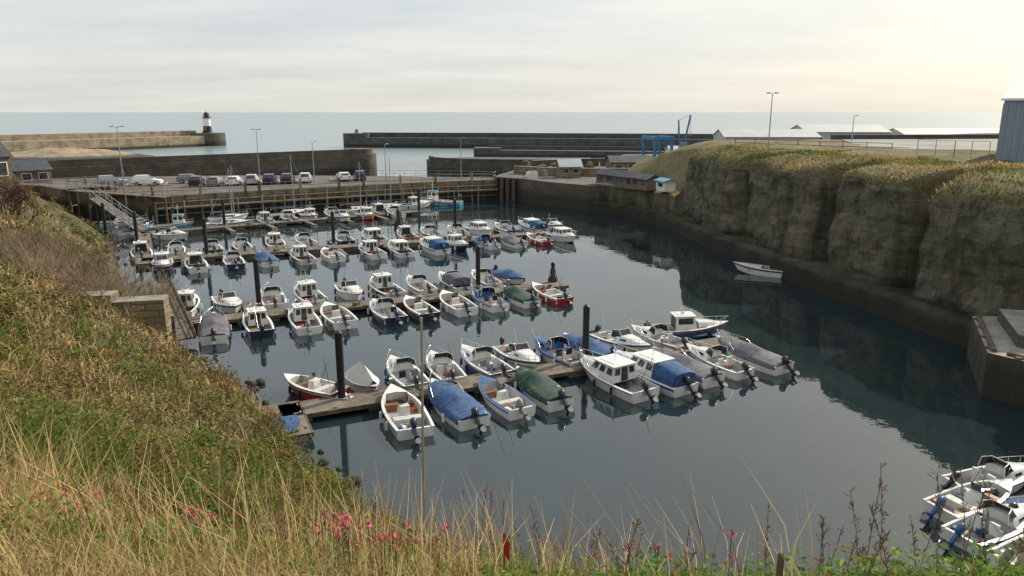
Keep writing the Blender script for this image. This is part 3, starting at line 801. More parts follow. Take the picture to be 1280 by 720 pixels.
for row, hd in ((Cf, 118), (Cn, 118)):
    for x, y, k_ in row: place(k_, x, y, (hd if rb.random() < .65 else hd-180)+rb.uniform(-4, 4), rb.uniform(.88, .98))
Dd = [(-44.5, 95.5, 'tr1', 15, .75), (-37.7, 98.5, 'ya1', 10, .9), (-34.2, 101.5, 'wh1', 120, .95), (-31.6, 103.6, 'cua', 120, 1.), (-29, 105.6, 'wh2', -60, .95), (-26.3, 107.6, 'cu5', 120, 1.),
      (-23.5, 112.4, 'ya3', 25, .9), (-20, 110.5, 'wh4', 120, 1), (-19.5, 116, 'ya1', 28, .9), (-15.6, 118.2, 'wh1', 30, 1.1), (-11.8, 122.0, 'tr1', 172, .9), (-32.5, 108.5, 'ya2', 35, .9), (-40., 104, 'ya3', 35, .85), (-53., 100.5, 'ya1', 20, .85),
      (-24, 104, 'cu1', -60, 1), (-21, 106, 'wh7', -60, 1), (-17.5, 109, 'cu2', 120, 1), (-48, 93.5, 'cu9', 60, 1), (-41, 88.5, 'cu2', -20, .95)]
for x, y, k_, hd, sc in Dd: place(k_, x, y, hd, sc)
place('ro1', 23.7, 68.6, 152, 1.05)
place('op5', 18.0, 26.0, 24, .82); place('cub', 17.7, 24.2, 24, .82); place('cu2', 19.8, 27.6, 18, .82); place('co1', 20.6, 25.4, 20, .85); place('wh1', 18.6, 22.6, 24, .82)
for x, y in ((25.6, 68.),):
    b_ = MB(); b_.sphere((0, 0, .05), .2, 'orange', 10, 8); b_.tube((0, 0, .2), (0, 0, .32), .04, 'black'); b_.obj('mooring_buoy', (x, y, 0))

# ------------------------------------------------------------------ pontoons
def pontoon(p0, p1, wid, fingers=()):
    p0 = Vector(p0); p1 = Vector(p1); L = (p1-p0).length; a = math.atan2(p1.y-p0.y, p1.x-p0.x)
    mb = MB(); n = max(1, int(L//5))
    for i in range(n):
        x0 = i*L/n; x1 = (i+1)*L/n-.06
        mb.box(((x0+x1)/2, 0, .40), (x1-x0, wid, .08), 'plank')
        for sg in (-1, 1): mb.box(((x0+x1)/2, sg*(wid/2+.05), .34), (x1-x0, .09, .22), 'timber')
        for xx in (x0+.8, x1-.8): mb.box((xx, 0, .08), (1.3, wid*.85, .55), 'concrete')
        for sg in (-1, 1):
            for xx in (x0+.7, x0+2.6, x1-.7):
                mb.box((xx, sg*(wid/2-.12), .50), (.28, .06, .05), 'galv'); mb.box((xx, sg*(wid/2-.12), .465), (.08, .06, .05), 'galv')
    for i in range(1, n):
        x = i*L/n
        mb.box((x, wid*.3, .75), (.14, .14, .65), 'grey', taper=.85); mb.box((x, wid*.3, 1.1), (.17, .17, .06), 'white')
        mb.path([(x+1, -.2, .46), (x+1.2, .1, .47), (x+.95, .2, .46), (x+1.3, -.1, .48)], .025, 'rope')
        mb.box((x+2.1, -wid*.25, .58), (.5, .35, .28), 'grey' if i % 2 else 'timber', rz=.3*i)
    for xx, sg, ln in fingers:
        mb.box((xx, sg*(wid/2+.1+ln/2), .36), (.55, ln, .07), 'plank'); mb.box((xx, sg*(wid/2+ln-.3), .1), (.6, .8, .4), 'concrete')
    return mb.obj('floating_pontoon', (p0.x, p0.y, 0), a)
fg = lambda L, st, ln: [(st+i*5.2, s, ln) for i in range(int((L-st)//5.2)+1) for s in (-1, 1)]
pontoon((-11.6, 34.5, 0), (15., 46.6, 0), 1.7, fg(28, 8.8, 3.0))
pontoon((-10.2, 31.6, 0), (-12, 35.6, 0), 1.9)
pontoon((-23.5, 50.8, 0), (4.6, 62.9, 0), 1.7, fg(30, 4.5, 4))
pontoon((-37.5, 73.4, 0), (8, 92.6, 0), 1.8, fg(46, 4., 4.4))
pontoon((-46, 90.7, 0), (-14, 111.5, 0), 1.8, fg(36, 10., 4))
pontoon((-36.2, 71.5, 0), (-46.2, 91.5, 0), 1.6)

def gangway(p0, p1, wid=1.2, name='gangway', truss=1.1, dk='plank', mt='galv'):
    p0 = Vector(p0); p1 = Vector(p1); d = p1-p0; n = max(3, int(d.length//1.5)); s = Vector((-d.y, d.x, 0)).normalized()*wid/2
    mb = MB(); up = Vector((0, 0, truss))
    mb.add([p0-s, p0+s, p1+s, p1-s], [(0, 1, 2, 3)], dk); z_ = Vector((0, 0, -.1))
    mb.add([p0-s+z_, p0+s+z_, p1+s+z_, p1-s+z_], [(3, 2, 1, 0)], dk)
    for sg in (-1, 1):
        mb.tube(p0+s*sg, p1+s*sg, .07, mt, 5); mb.tube(p0+s*sg+up, p1+s*sg+up, .05, mt, 5); mb.tube(p0+s*sg+up*.5, p1+s*sg+up*.5, .025, mt, 4)
        for i in range(n+1):
            a = p0+d*(i/n)+s*sg; mb.tube(a, a+up, .04, mt, 4)
            if i < n: b = p0+d*((i+1)/n)+s*sg; mb.tube(a+(up if i % 2 else up*0), b+(up*0 if i % 2 else up), .03, mt, 4)
    return mb.obj(name)
gangway((-26.2, 53.5, 2.6), (-21.6, 46.5, .5), 1.5, truss=.35, mt='timber')
gangway((-62.5, 105.5, 4.2), (-47.5, 102.2, 3.6), 2.0, 'lattice_footbridge', 1.4, mt='greytimber')
gangway((-55, 97.5, 4.0), (-46.3, 91.6, .6), 1.3)
mb = MB()
for i in range(6):
    t = i/5; x = -62.5+15*t; y = 105.5-3.3*t
    for s_ in (-.9, .9): mb.tube((x, y+s_, -2), (x, y+s_, 4-.5*t), .16, 'timber', 8)
    mb.tube((x, y-.9, 2), (x, y+.9, 2), .1, 'timber', 5)
mb.obj('footbridge_trestle')
mb = MB(); mb.loft([[Vector((-.9, -.4, .1)), Vector((-.9, .4, .1))], [Vector((0, -.75, .16)), Vector((0, .75, .16))], [Vector((1., -.7, .12)), Vector((1., .7, .12))]], 'cov_blue'); mb.box((0, 0, .05), (1.6, 1.1, .1), 'grey'); mb.obj('blue_tarpaulin', (-10.8, 32.6, .46), R(115))

# ------------------------------------------------------------------ mooring piles
def pile(x, y, h, r=.2, cap='pile'):
    mb = MB(); mb.tube((0, 0, -3), (0, 0, .5), r*1.04, 'weed', 14); mb.tube((0, 0, .5), (0, 0, h), r, cap, 14)
    mb.tube((0, 0, h), (0, 0, h+.12), r*1.05, 'pile', 14, r*.3); mb.box((0, 0, .45), (r*3.2, r*3.2, .1), 'galv')
    return mb.obj('mooring_pile', (x, y, 0))
for x, y, h in ((4.5, 43.1, 3.6), (-2.9, 61.7, 3.9), (-8.9, 36.3, 4.0), (-19.3, 54.6, 4.2), (-20.3, 83.1, 4.0), (-51.1, 92.1, 3.9), (-32.1, 76.5, 4.2), (-7.1, 91.6, 4.5), (-14, 111, 3.8), (-38, 97, 3.8), (-42.6, 83, 4)):
    pile(x, y, h)
def dolphin(x, y, s_=1.):
    mb = MB(); mb.tube((0, 0, -1), (0, 0, .4), .62, 'weed', 12); mb.tube((0, 0, .4), (0, 0, 1.0), .55, 'rust', 12, .4)
    mb.tube((0, 0, 1.0), (0, 0, 2.2), .26, 'rust', 10, .18); mb.sphere((0, 0, 2.35), .24, 'pile', 8, 6)
    for i in range(4):
        a = i*math.pi/2; mb.tube((.5*math.cos(a), .5*math.sin(a), .6), (.15*math.cos(a), .15*math.sin(a), 2.0), .04, 'timber')
    mb.obj('rusty_channel_marker', (x, y, 0), 0, s_)
dolphin(3.6, 63.6, .85); dolphin(-15.0, 97)

# ------------------------------------------------------------------ harbour quay (car park) and timber face
FRONT = [(-50, 103), (-38, 111.6), (-24, 120), (-13, 125.8), (-3, 130)]
mb = MB(); prism(mb, FRONT+[(-2.5, 134), (-28, 138), (-50, 139), (-70, 136), (-86, 128), (-66, 111), (-58, 106)], -3, 3.5, 'quaystone', 'asphalt')
mb.obj('quay_car_park')
mb = MB()
for (x0, y0), (x1, y1) in zip(FRONT[:-1], FRONT[1:]):
    L = math.hypot(x1-x0, y1-y0); n = int(L//1.9); nn = Vector((y1-y0, -(x1-x0), 0)).normalized(); az = math.atan2(y1-y0, x1-x0)
    for i in range(n):
        t = i/n; p = Vector((x0+(x1-x0)*t, y0+(y1-y0)*t, 0))+nn*.22
        top_ = 3.55 if i % 3 else 4.9
        mb.box((p.x, p.y, (top_-1.8)/2), (.28, .28, top_+1.8), 'greytimber' if i % 2 else 'timber', rz=az)
    for z in (.9, 2.6):
        mb.tube(Vector((x0, y0, z))+nn*.45, Vector((x1, y1, z))+nn*.45, .12, 'greytimber', 4)
    a = Vector((x0, y0, 2.0))+nn*.55; b = Vector((x1, y1, 2.0))+nn*.55
    mb.add([a, b, b+nn*.9, a+nn*.9], [(0, 1, 2, 3)], 'plank'); mb.add([a+nn*.9, b+nn*.9, b+nn*.9+Vector((0, 0, -.2)), a+nn*.9+Vector((0, 0, -.2))], [(0, 1, 2, 3)], 'greytimber')
    for i in range(n//2+1):
        p = a+(b-a)*(i/(n//2+1))+nn*.85; mb.tube((p.x, p.y, -2), (p.x, p.y, 2.9), .11, 'greytimber', 6)
mb.obj('timber_quay_fendering')
def railing(name, pts, z, h=1.1, step=2., m='galv', r=.035):
    mb = MB()
    for (x0, y0), (x1, y1) in zip(pts[:-1], pts[1:]):
        L = math.hypot(x1-x0, y1-y0); n = max(1, int(L//step))
        for i in range(n+1):
            t = i/n; mb.tube((x0+(x1-x0)*t, y0+(y1-y0)*t, z), (x0+(x1-x0)*t, y0+(y1-y0)*t, z+h), r, m, 4)
        for k_ in (.5, 1.): mb.tube((x0, y0, z+h*k_), (x1, y1, z+h*k_), r*.8, m, 4)
    return mb.obj(name)
railing('quay_railing', [(x-.3, y+.4) for x, y in FRONT]+[(-2.9, 133.8), (-28, 137.6)], 3.5, r=.045)
mb = MB(); prism(mb, strip([(-56, 108.5), (-40, 117), (-22, 127), (-8, 132)], .35), 3.5, 3.62, 'concrete', 'concrete'); mb.obj('quay_kerb')
mb = MB()
for i in range(14):
    x = -62+i*2.8; y = 119+i*1.0
    prism(mb, strip([(x, y), (x-1.6, y+4.2)], .12), 3.5, 3.506, 'mark', 'mark')
mb.obj('parking_bay_markings')

# ------------------------------------------------------------------ piers
def pier(name, pts, th, z1, side, top, parapet=None, z0=-3):
    mb = MB(); prism(mb, strip(pts, th), z0, z1, side, top)
    if parapet:
        off, h, w = parapet; q_ = []
        for i, p in enumerate(pts):
            a = Vector(pts[max(0, i-1)]); b = Vector(pts[min(len(pts)-1, i+1)]); d = (b-a).normalized()
            q_.append((p[0]-d.y*off, p[1]+d.x*off))
        prism(mb, strip(q_, w), z1+.002, z1+h, side, top)
    return mb.obj(name)
pier('stone_pier_wall', [(-106, 118), (-88, 136), (-62, 158.5), (-38, 180.5)], 5, 5.0, 'pierstone', 'pierstone', (-1.6, 1.4, .9))
mb = MB(); mb.tube((-37, 181, -3), (-37, 181, 5.3), 4.2, 'pierstone', 20); mb.tube((-37, 181, 5.3), (-37, 181, 6.4), 3.4, 'pierstone', 20); mb.obj('pier_round_head')
pier('lighthouse_pier', [(-240, 215), (-190, 262), (-141, 341)], 9, 4.6, 'sunstone', 'concrete', (3.5, 2.2, 1.6))
mb = MB(); mb.tube((-139, 345, -3), (-139, 345, 5.6), 7.5, 'pierstone', 28); mb.obj('lighthouse_pier_head')
mb = MB()
prof = [(2.4, 0), (2.1, .8), (1.75, 1.0), (1.65, 3.0), (1.5, 5.6), (1.45, 6.4)]
cols = ['pile', 'pile', 'pile', 'white', 'white']
for (r0_, z0_), (r1_, z1_), c in zip(prof[:-1], prof[1:], cols): mb.tube((0, 0, z0_), (0, 0, z1_), r0_, c, 20, r1_)
mb.tube((0, 0, 6.4), (0, 0, 6.65), 2.0, 'pile', 20); mb.tube((0, 0, 6.65), (0, 0, 8.0), 1.1, 'glass', 12)
for i in range(8):
    a = i*math.pi/4; mb.tube((1.12*math.cos(a), 1.12*math.sin(a), 6.6), (1.12*math.cos(a), 1.12*math.sin(a), 8), .07, 'pile', 4); mb.tube((1.9*math.cos(a), 1.9*math.sin(a), 6.6), (1.9*math.cos(a), 1.9*math.sin(a), 7.4), .05, 'pile', 4)
mb.tube((0, 0, 8.), (0, 0, 9.0), 1.35, 'pile', 14, .15); mb.tube((0, 0, 9), (0, 0, 9.6), .06, 'pile', 4)
mb.win([(-.4, -1.68, 1.2), (.4, -1.68, 1.2), (.4, -1.6, 3), (-.4, -1.6, 3)], 0, 1, 0, 1, 'wood', .1)
mb.obj('lighthouse', (-139, 345, 5.6), 0, 1.05)
pier('outer_breakwater', [(-66, 330), (0, 322), (130, 300)], 9, 4.2, 'farstone', 'farstone', (2.5, 2.0, 2.))
mb = MB(); mb.tube((-68, 331, -3), (-68, 331, 5.9), 6, 'farstone', 24); mb.box((-68, 331, 6.7), (1.6, 1.6, 1.8), 'grey', taper=.8); mb.obj('breakwater_head_beacon')
pier('inner_breakwater', [(-8, 250), (30, 243), (80, 232)], 8, 2.8, 'farstone', 'farstone', (2.5, 1.2, 1.2))
mb = MB(); mb.box((-8, 250, 0), (9, 9, 7), 'farstone'); mb.obj('breakwater_end_block')
mb = MB(); prism(mb, [(18, 166), (0, 168), (-10, 170), (-16, 173), (-20, 178), (-21, 184), (-18, 190), (-10, 193), (20, 190)], -3, 3.7, 'pierstone', 'farstone')
prism(mb, strip([(18, 167), (0, 169), (-10, 171), (-15.5, 174), (-19, 178.5), (-20, 184)], .9), 3.7, 4.6, 'pierstone', 'farstone'); mb.obj('curved_harbour_pier')
def mound(name, cx, cy, rx, ry, h, m, seed, n=26):
    V = []; F = []
    for i in range(n+1):
        for j in range(n+1):
            u = -1+2*i/n; v = -1+2*j/n; rr = math.hypot(u, v)
            z = h*max(-.3, (1-rr**1.6))+noise.noise(Vector((u*4+seed, v*4, seed)))*h*.35*max(0, 1.2-rr)
            V.append((cx+u*rx, cy+v*ry, z))
    for i in range(n):
        for j in range(n): a = i*(n+1)+j; F.append((a, a+n+1, a+n+2, a+1))
    me = bpy.data.meshes.new(name); me.from_pydata(V, [], F); me.materials.append(M[m]); me.polygons.foreach_set('use_smooth', [True]*len(F))
    put(name, me)
mound('rocky_beach', -150, 250, 30, 22, 3.2, 'sunstone', 3)
mound('sand_beach', -190, 225, 45, 30, 2.2, 'sunstone', 7)

# ------------------------------------------------------------------ dock end wall, quay on the right, sheds
mb = MB(); prism(mb, [(-3, 130), (1, 127), (6.4, 119.5), (11.8, 114.2), (30, 112), (60, 112), (170, 150), (170, 215), (30, 200), (18, 170), (8, 160), (2, 150), (-2.5, 134)], -3, 4.0, 'pierstone', 'asphalt')
prism(mb, strip([(0.5, 137), (6, 133), (13, 131), (22, 131)], .8), 4., 5.4, 'quaystone', 'concrete')
prism(mb, strip([(4, 149), (12, 154), (20, 157), (40, 160)], .8), 4., 5.6, 'pierstone', 'concrete')
mb.obj('dock_quay')
mb = MB()
mb.box((-.7, 128.2, 1.3), (4.6, .5, 5.4), 'timber', rz=R(-38))
for k_ in (-1.9, -.6, .7, 2.0): mb.box((-.9+k_*math.cos(R(-38)), 127.8+k_*math.sin(R(-38)), 1.4), (.25, .4, 5.2), 'pile', rz=R(-38))
mb.obj('dock_gate')
railing('dock_railing', [(-1.5, 131), (2, 128.5), (7, 120.5), (12.5, 115.5)], 4.0)

def house(name, x, y, z, lx, ly, hw, hr, wall, roof, rz=0, wins=3, door=True):
    mb = MB(); a, b = lx/2, ly/2
    vs = [(-a, -b, 0), (a, -b, 0), (a, b, 0), (-a, b, 0), (-a, -b, hw), (a, -b, hw), (a, b, hw), (-a, b, hw), (-a, 0, hw+hr), (a, 0, hw+hr)]
    mb.add(vs, [(0, 1, 5, 4), (2, 3, 7, 6), (1, 2, 6, 9, 5), (3, 0, 4, 8, 7)], wall)
    e = .3; t = .12
    for sg in (-1, 1):
        p = [Vector((-a-e, sg*(b+e), hw-e*hr/b)), Vector((a+e, sg*(b+e), hw-e*hr/b)), Vector((a+e, 0, hw+hr)), Vector((-a-e, 0, hw+hr))]
        up = Vector((0, 0, t)); mb.add([q_+up for q_ in p]+p, [(0, 1, 2, 3), (7, 6, 5, 4), (0, 1, 5, 4), (1, 2, 6, 5), (2, 3, 7, 6), (3, 0, 4, 7)], roof)
    for sy, q_ in ((-1, [(-a, -b, 0), (a, -b, 0), (a, -b, hw), (-a, -b, hw)]), (1, [(a, b, 0), (-a, b, 0), (-a, b, hw), (a, b, hw)])):
        for i in range(wins):
            c = (i+.5)/wins; w_ = .22/wins*1.2
            mb.win(q_, c-w_-.01, c+w_+.01, .38, .82, 'white' if wall != 'shedwall' else 'timber', .015); mb.win(q_, c-w_, c+w_, .41, .79, 'glass', .03)
    if door: mb.win([(-a, b, 0), (-a, -b, 0), (-a, -b, hw), (-a, b, hw)], .4, .6, 0, .8, 'wood', .02)
    return mb.obj(name, (x, y, z), rz)
house('quay_shed', 17.6, 110.5, 4.0, 5, 2.4, 1.7, .6, 'shedwall', 'slate', R(-60), 2)
house('quay_shed', 15.4, 116.2, 4.0, 4.4, 2.4, 1.6, .6, 'shedwall', 'slate', R(-60), 2)
house('quay_shed', 18.9, 105.5, 4.3, 4, 2.2, 1.6, .5, 'shedwall', 'slate', R(-65), 2)
house('harbour_office', 9.8, 129, 4.0, 3.6, 3.0, 2.0, 1.0, 'quaystone', 'roofgrey', R(10), 2)
house('harbour_store', 22, 140, 4.0, 8, 5, 2.0, 1.0, 'quaystone', 'slate', R(5), 3)
house('white_kiosk', 20.9, 101, 4.6, 2.6, 1.6, 1.3, .25, 'white', 'lblue', R(-75), 1)
house('white_kiosk', 44, 150, 4.0, 6, 4, 2.6, 1.2, 'white', 'slate', R(15), 2)
for i, (x, y, lx, ly, h) in enumerate(((62, 185, 22, 14, 6.0), (84, 195, 20, 16, 6.9), (112, 195, 26, 16, 6.0))):
    house('dockside_warehouse', x, y, 4.0, lx, ly, h-1.2+.4, 1.6, 'roofgrey', 'roofgrey', R(-4), 4)
house('dock_cabin', 40, 176, 4.0, 7, 4, 2.4, .8, 'white', 'roofgrey', R(5), 2)
mb = MB()
for i in range(26):
    x = rb.uniform(2, 30); y = rb.uniform(128, 160); mb.box((x, y, 4.0+.5), (rb.uniform(.8, 2), rb.uniform(.8, 2), 1.), rb.choice(['timber', 'grey', 'timber', 'shedwall', 'white']), rz=rb.random(), taper=.92)
    mb.box((x, y, 4.0+1.06), (.7, .5, .1), 'grey')
mb.obj('quayside_crates')

mb = MB()
for sx in (-1.5, 1.5):
    for sy in (-2.2, 2.2):
        mb.box((sx, sy, 2.4), (.4, .4, 4.8), 'bluesteel'); mb.tube((sx-.3, sy, .35), (sx+.3, sy, .35), .4, 'rubber', 10)
    mb.box((sx, 0, 5.0), (.5, 5.0, .6), 'bluesteel')
mb.box((0, -2.2, 5.0), (3.4, .5, .5), 'bluesteel'); mb.box((0, 2.2, 5.0), (3.4, .5, .5), 'bluesteel'); mb.box((-1.9, -1.2, 1.6), (.6, 1.4, 1.4), 'white')
mb.obj('boat_hoist', (29, 150, 4.0), R(15), 1.2)
mb = MB()
mb.box((0, 0, .6), (2.4, 2.2, 1.2), 'bluesteel'); mb.tube((0, 0, 1.2), (0, 0, 4.2), .45, 'bluesteel', 10); mb.box((.1, 0, 4.5), (1.7, 1.5, 1.2), 'grey', taper=.8)
for sy in (-.4, .4):
    mb.tube((.3, sy, 4.8), (1.3, sy*.4, 10.4), .15, 'bluesteel', 5)
    mb.tube((-.6, sy, 4.6), (-1.0, sy*.5, 9.4), .12, 'bluesteel', 5)
for i in range(6):
    t = i/6; mb.tube((.3+1.*t, -.4*(1-.6*t), 4.8+5.6*t), (.3+1.*(t+.16), .4*(1-.6*t), 4.8+5.6*(t+.16)), .06, 'bluesteel', 4)
mb.tube((1.3, 0, 10.4), (-1.0, 0, 9.4), .04, 'pile', 4); mb.tube((-1., 0, 9.4), (-1.1, 0, 5.), .04, 'pile', 4); mb.tube((1.3, 0, 10.4), (1.4, 0, 6.8), .04, 'pile', 4); mb.box((1.4, 0, 6.6), (.3, .3, .5), 'grey')
mb.obj('harbour_crane', (34, 150, 4.0), R(-5))

# ------------------------------------------------------------------ right-hand cliff
BASE = [(11.8, 114), (16.5, 108.5), (19.5, 100), (20.6, 93.4), (22.8, 78.5), (25.6, 63.2), (28.2, 51.7), (29.8, 44.3), (32, 34), (35.5, 22), (40, 10), (46, -4), (54, -24)]
pl = []
for (x0, y0), (x1, y1) in zip(BASE[:-1], BASE[1:]):
    L = math.hypot(x1-x0, y1-y0); n = int(L/.32)
    for i in range(n): pl.append((x0+(x1-x0)*i/n, y0+(y1-y0)*i/n))
pl.append(BASE[-1])
pa = np.array(pl); tg = np.gradient(pa, axis=0)
for _ in range(30): tg[1:-1] = (tg[:-2]+tg[1:-1]+tg[2:])/3
tg /= np.linalg.norm(tg, axis=1)[:, None]
nrm = np.stack([-tg[:, 1], tg[:, 0]], 1)
if nrm[50][0] < 0: nrm = -nrm
GUL = [(97.5, 1.2), (80.0, 1.2), (65.3, 1.3), (54.3, 1.1), (43, 1.3), (30, 1.3), (16, 1.5)]
rows_ = []
def gully(y):
    return max([math.exp(-abs((y-g_)/w_)**2.2) for g_, w_ in GUL])
def but(y):
    k_ = sum(1 for g_, _ in GUL if y < g_); return ((k_*37) % 7)/7.
sb = [but(p[1]) for p in pl]; sb = np.array(sb)
for _ in range(6): sb[1:-1] = (sb[:-2]+sb[1:-1]+sb[2:])/3
for i, ((x, y), nn) in enumerate(zip(pl, nrm)):
    gl = gully(y)*np.clip((104-y)/5, 0, 1)
    up = np.clip((97.5-y)/2.0, 0, 1); up = up*up*(3-2*up)
    ztop = 4.3+up*(5.15+.6*sb[i]+.45*noise.noise(Vector((y*.3, 3, 1)))+.25*noise.noise(Vector((y*1.3, 3, 1))))-1.4*gl*up
    ledge = 1.2+.3*noise.noise(Vector((y*.4, 0, 0)))
    pts = []
    def P_(off, z): pts.append((x+nn[0]*off, y+nn[1]*off, z))
    P_(0, -2); P_(.05, 0); P_(.1, .8); P_(.16, 1.5)
    P_(ledge*.6, 1.58); P_(ledge, 1.65)
    nr = 22
    for k_ in range(nr+1):
        t = k_/nr; z = 1.65+(ztop-1.65)*t
        rough = noise.fractal(Vector((x*.3, y*.3, z*.35)), 1., 2., 5)*.55+noise.noise(Vector((x*1.4, y*1.4, z*1.2)))*.18
        strat = .06*(math.floor(z*1.3+noise.noise(Vector((x*.2, y*.2, 0)))*1.5) % 3)
        rnd = .6*max(0, (t-.9)/.1)**2
        P_(ledge+.15+t*.3*up+sb[i]*.9*up+gl*(2.2+1.8*t)*up+(rough+strat)*(.3+.7*up)*(1 if k_ else .2)+rnd, z)
    base_off = ledge+.15+.3*up+sb[i]*.9*up+gl*4.0*up+.7
    gh = 10.7+.45*noise.noise(Vector((y*.12, 7, 2)))
    for k_, (do, f) in enumerate(((.5, .3), (1.2, .6), (2.2, .85), (3.5, 1), (6, 1), (9, 1.), (14, .98), (22, .97), (35, .95), (60, .94), (140, .9))):
        if up < .999:
            fl_ = np.clip((do-4.)/6., 0, 1)*(1-up)+up*f
            tgt = gh if y < 108 else gh-(y-108)*.5
            z = ztop+(max(ztop, tgt)-ztop)*min(1, fl_)
        else: z = ztop+(gh-ztop)*f
        z += noise.fractal(Vector((x*.3+do*.3, y*.3, 9)), 1., 2., 4)*.35*min(1, do/2)*(1 if do < 30 else .2)
        if do >= 30: z = min(z, 10.3)
        P_(base_off+do, z)
    rows_.append(pts)
NR = 5+nr
npnt = len(rows_[0]); V = [p for q_ in rows_ for p in q_]; F = []; I = []
for i in range(len(rows_)-1):
    for j in range(npnt-1):
        F.append((i*npnt+j, (i+1)*npnt+j, (i+1)*npnt+j+1, i*npnt+j+1))
        y = rows_[i][0][1]
        I.append(0 if j < NR else (1 if y < 103 or j > NR+3 else 2))
me = bpy.data.meshes.new('cliff'); me.from_pydata(V, [], F)
for m_ in ('cliff', 'turf', 'concrete'): me.materials.append(M[m_])
me.polygons.foreach_set('material_index', I); me.polygons.foreach_set('use_smooth', [j_ != 0 for j_ in I]); me.update()
put('limestone_cliff_and_plateau', me)
V_ = []
for i in range(len(rows_)-1):
    y = rows_[i][0][1]
    if y > 101 or y < 24: continue
    for j in range(NR-2, npnt-6):
        a, b, c, d_ = (Vector(p) for p in (rows_[i][j], rows_[i+1][j], rows_[i+1][j+1], rows_[i][j+1]))
        ar = (b-a).length*(d_-a).length; q_ = ar*(20 if j >= NR else 7)
        for _ in range(int(q_)+(rb.random() < q_ % 1)):
            u, v = rb.random(), rb.random(); V_.append(tuple((a*(1-u)+b*u)*(1-v)+(d_*(1-u)+c*u)*v))
P = np.array(V_); n = len(P)
t = (vnoise(P[:, 0], P[:, 1], .25, 4)[:, None]*.7+vnoise(P[:, 0], P[:, 1], .9, 14)[:, None]*.3)
t = np.clip((t-.5)*2+.42, 0, 1)
col = (np.array([[.52, .39, .19]])*t+np.array([[.15, .19, .05]])*(1-t))*rng.uniform(.45, 1.25, (n, 1))
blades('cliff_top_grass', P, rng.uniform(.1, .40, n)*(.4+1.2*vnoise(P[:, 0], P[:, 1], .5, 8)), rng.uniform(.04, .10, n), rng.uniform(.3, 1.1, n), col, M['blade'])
V_ = []
for _ in range(16000):
    i = rb.randrange(len(rows_)-1); y = rows_[i][0][1]
    if y > 97 or y < 25: continue
    j = rb.randint(7, NR-1); p = rows_[i][j]
    if noise.noise(Vector((y*.35, p[2]*.4, 5)))+.6*(j-NR+5)/12 > .22: V_.append((p[0]-rb.uniform(0, .15), p[1]+rb.uniform(-.2, .2), p[2]+rb.uniform(-.2, .2)))
P = np.array(V_); n = len(P)
leaves('cliff_ivy', P, rng.uniform(.05, .13, n), np.array([[.11, .135, .04]])*rng.uniform(.4, 1.2, (n, 1)), M['leaf'])

mb = MB(); prism(mb, [(44, 92), (60, 84), (150, 96), (150, 138), (56, 128)], 9.2, 10.45, 'concrete', 'yard'); mb.obj('plateau_yard')
mb = MB(); prism(mb, strip([(56, 132), (95, 136), (150, 141)], .8), 8, 11.1, 'farstone', 'farstone'); mb.obj('boundary_wall')
def shed_big():
    mb = MB(); x0, x1, y0, y1, z0, z1, zr = 0, 26, 0, 18, 0, 5.8, 8.2
    ym = (y0+y1)/2
    vs = [(x0, y0, z0), (x1, y0, z0), (x1, y1, z0), (x0, y1, z0), (x0, y0, z1), (x1, y0, z1), (x1, y1, z1), (x0, y1, z1), (x0, ym, zr), (x1, ym, zr)]
    mb.add(vs, [(0, 1, 5, 4), (2, 3, 7, 6), (1, 2, 6, 9, 5), (3, 0, 4, 8, 7)], 'clad')
    for sy, yy in ((-1, y0-.25), (1, y1+.25)):
        p = [Vector((x0-.25, yy, z1)), Vector((x1+.25, yy, z1)), Vector((x1+.25, ym, zr+.02)), Vector((x0-.25, ym, zr+.02))]
        up = Vector((0, 0, .2)); mb.add([q_+up for q_ in p]+p, [(0, 1, 2, 3), (0, 1, 5, 4), (1, 2, 6, 5), (3, 0, 4, 7), (4, 5, 6, 7)], 'white')
    i = 0
    while i < 17.6: mb.box((-.05, .3+i, 2.8), (.09, .12, 5.5), 'clad'); i += .6
    i = 0
    while i < 25.6: mb.box((.3+i, -.05, 2.8), (.12, .09, 5.5), 'clad'); i += .6
    mb.box((-.12, 9, 2.2), (.06, 4.4, 4.4), 'roofgrey'); mb.box((-.08, 9, .15), (.1, 18, .3), 'concrete')
    mb.obj('blue_grey_warehouse', (44.9, 69.5, 10.2), R(-40))
shed_big()
def lamp(x, y, z, h, arm=1.2, rz=0, dbl=False):
    mb = MB(); mb.tube((0, 0, 0), (0, 0, 1.1), .11, 'galv', 8); mb.tube((0, 0, 1.1), (0, 0, h), .075, 'galv', 8, .05)
    for sg in ((-1, 1) if dbl else (1,)):
        mb.tube((0, 0, h), (sg*arm, 0, h+.15), .04, 'galv', 6); mb.box((sg*(arm+.2), 0, h+.14), (.5, .22, .1), 'grey', taper=.8); mb.box((sg*(arm+.2), 0, h+.07), (.4, .16, .03), 'white')
    mb.obj('street_lamp', (x, y, z), rz)
lamp(30.0, 88, 10.3, 6.7, .25, 0, True)
lamp(55, 122, 10.3, 4, .3, .3)
lamp(-55.4, 106, 3.4, 9.5, .5, .4, True); lamp(-42, 124, 3.5, 8.6, .4, 0, True); lamp(-8.9, 130.5, 3.5, 7, .5, .5); lamp(-34, 128, 3.5, 6.5, .5, 1); lamp(-22, 130, 3.5, 6, .5, 1)
railing('plateau_fence', [(41, 76), (43, 73), (44.5, 70)], 10.4, 1.9, 1.6)
railing('cliff_top_fence', [(32, 108), (38, 100), (46, 91)], 10.2, 1.1, 3., 'timber', .05)

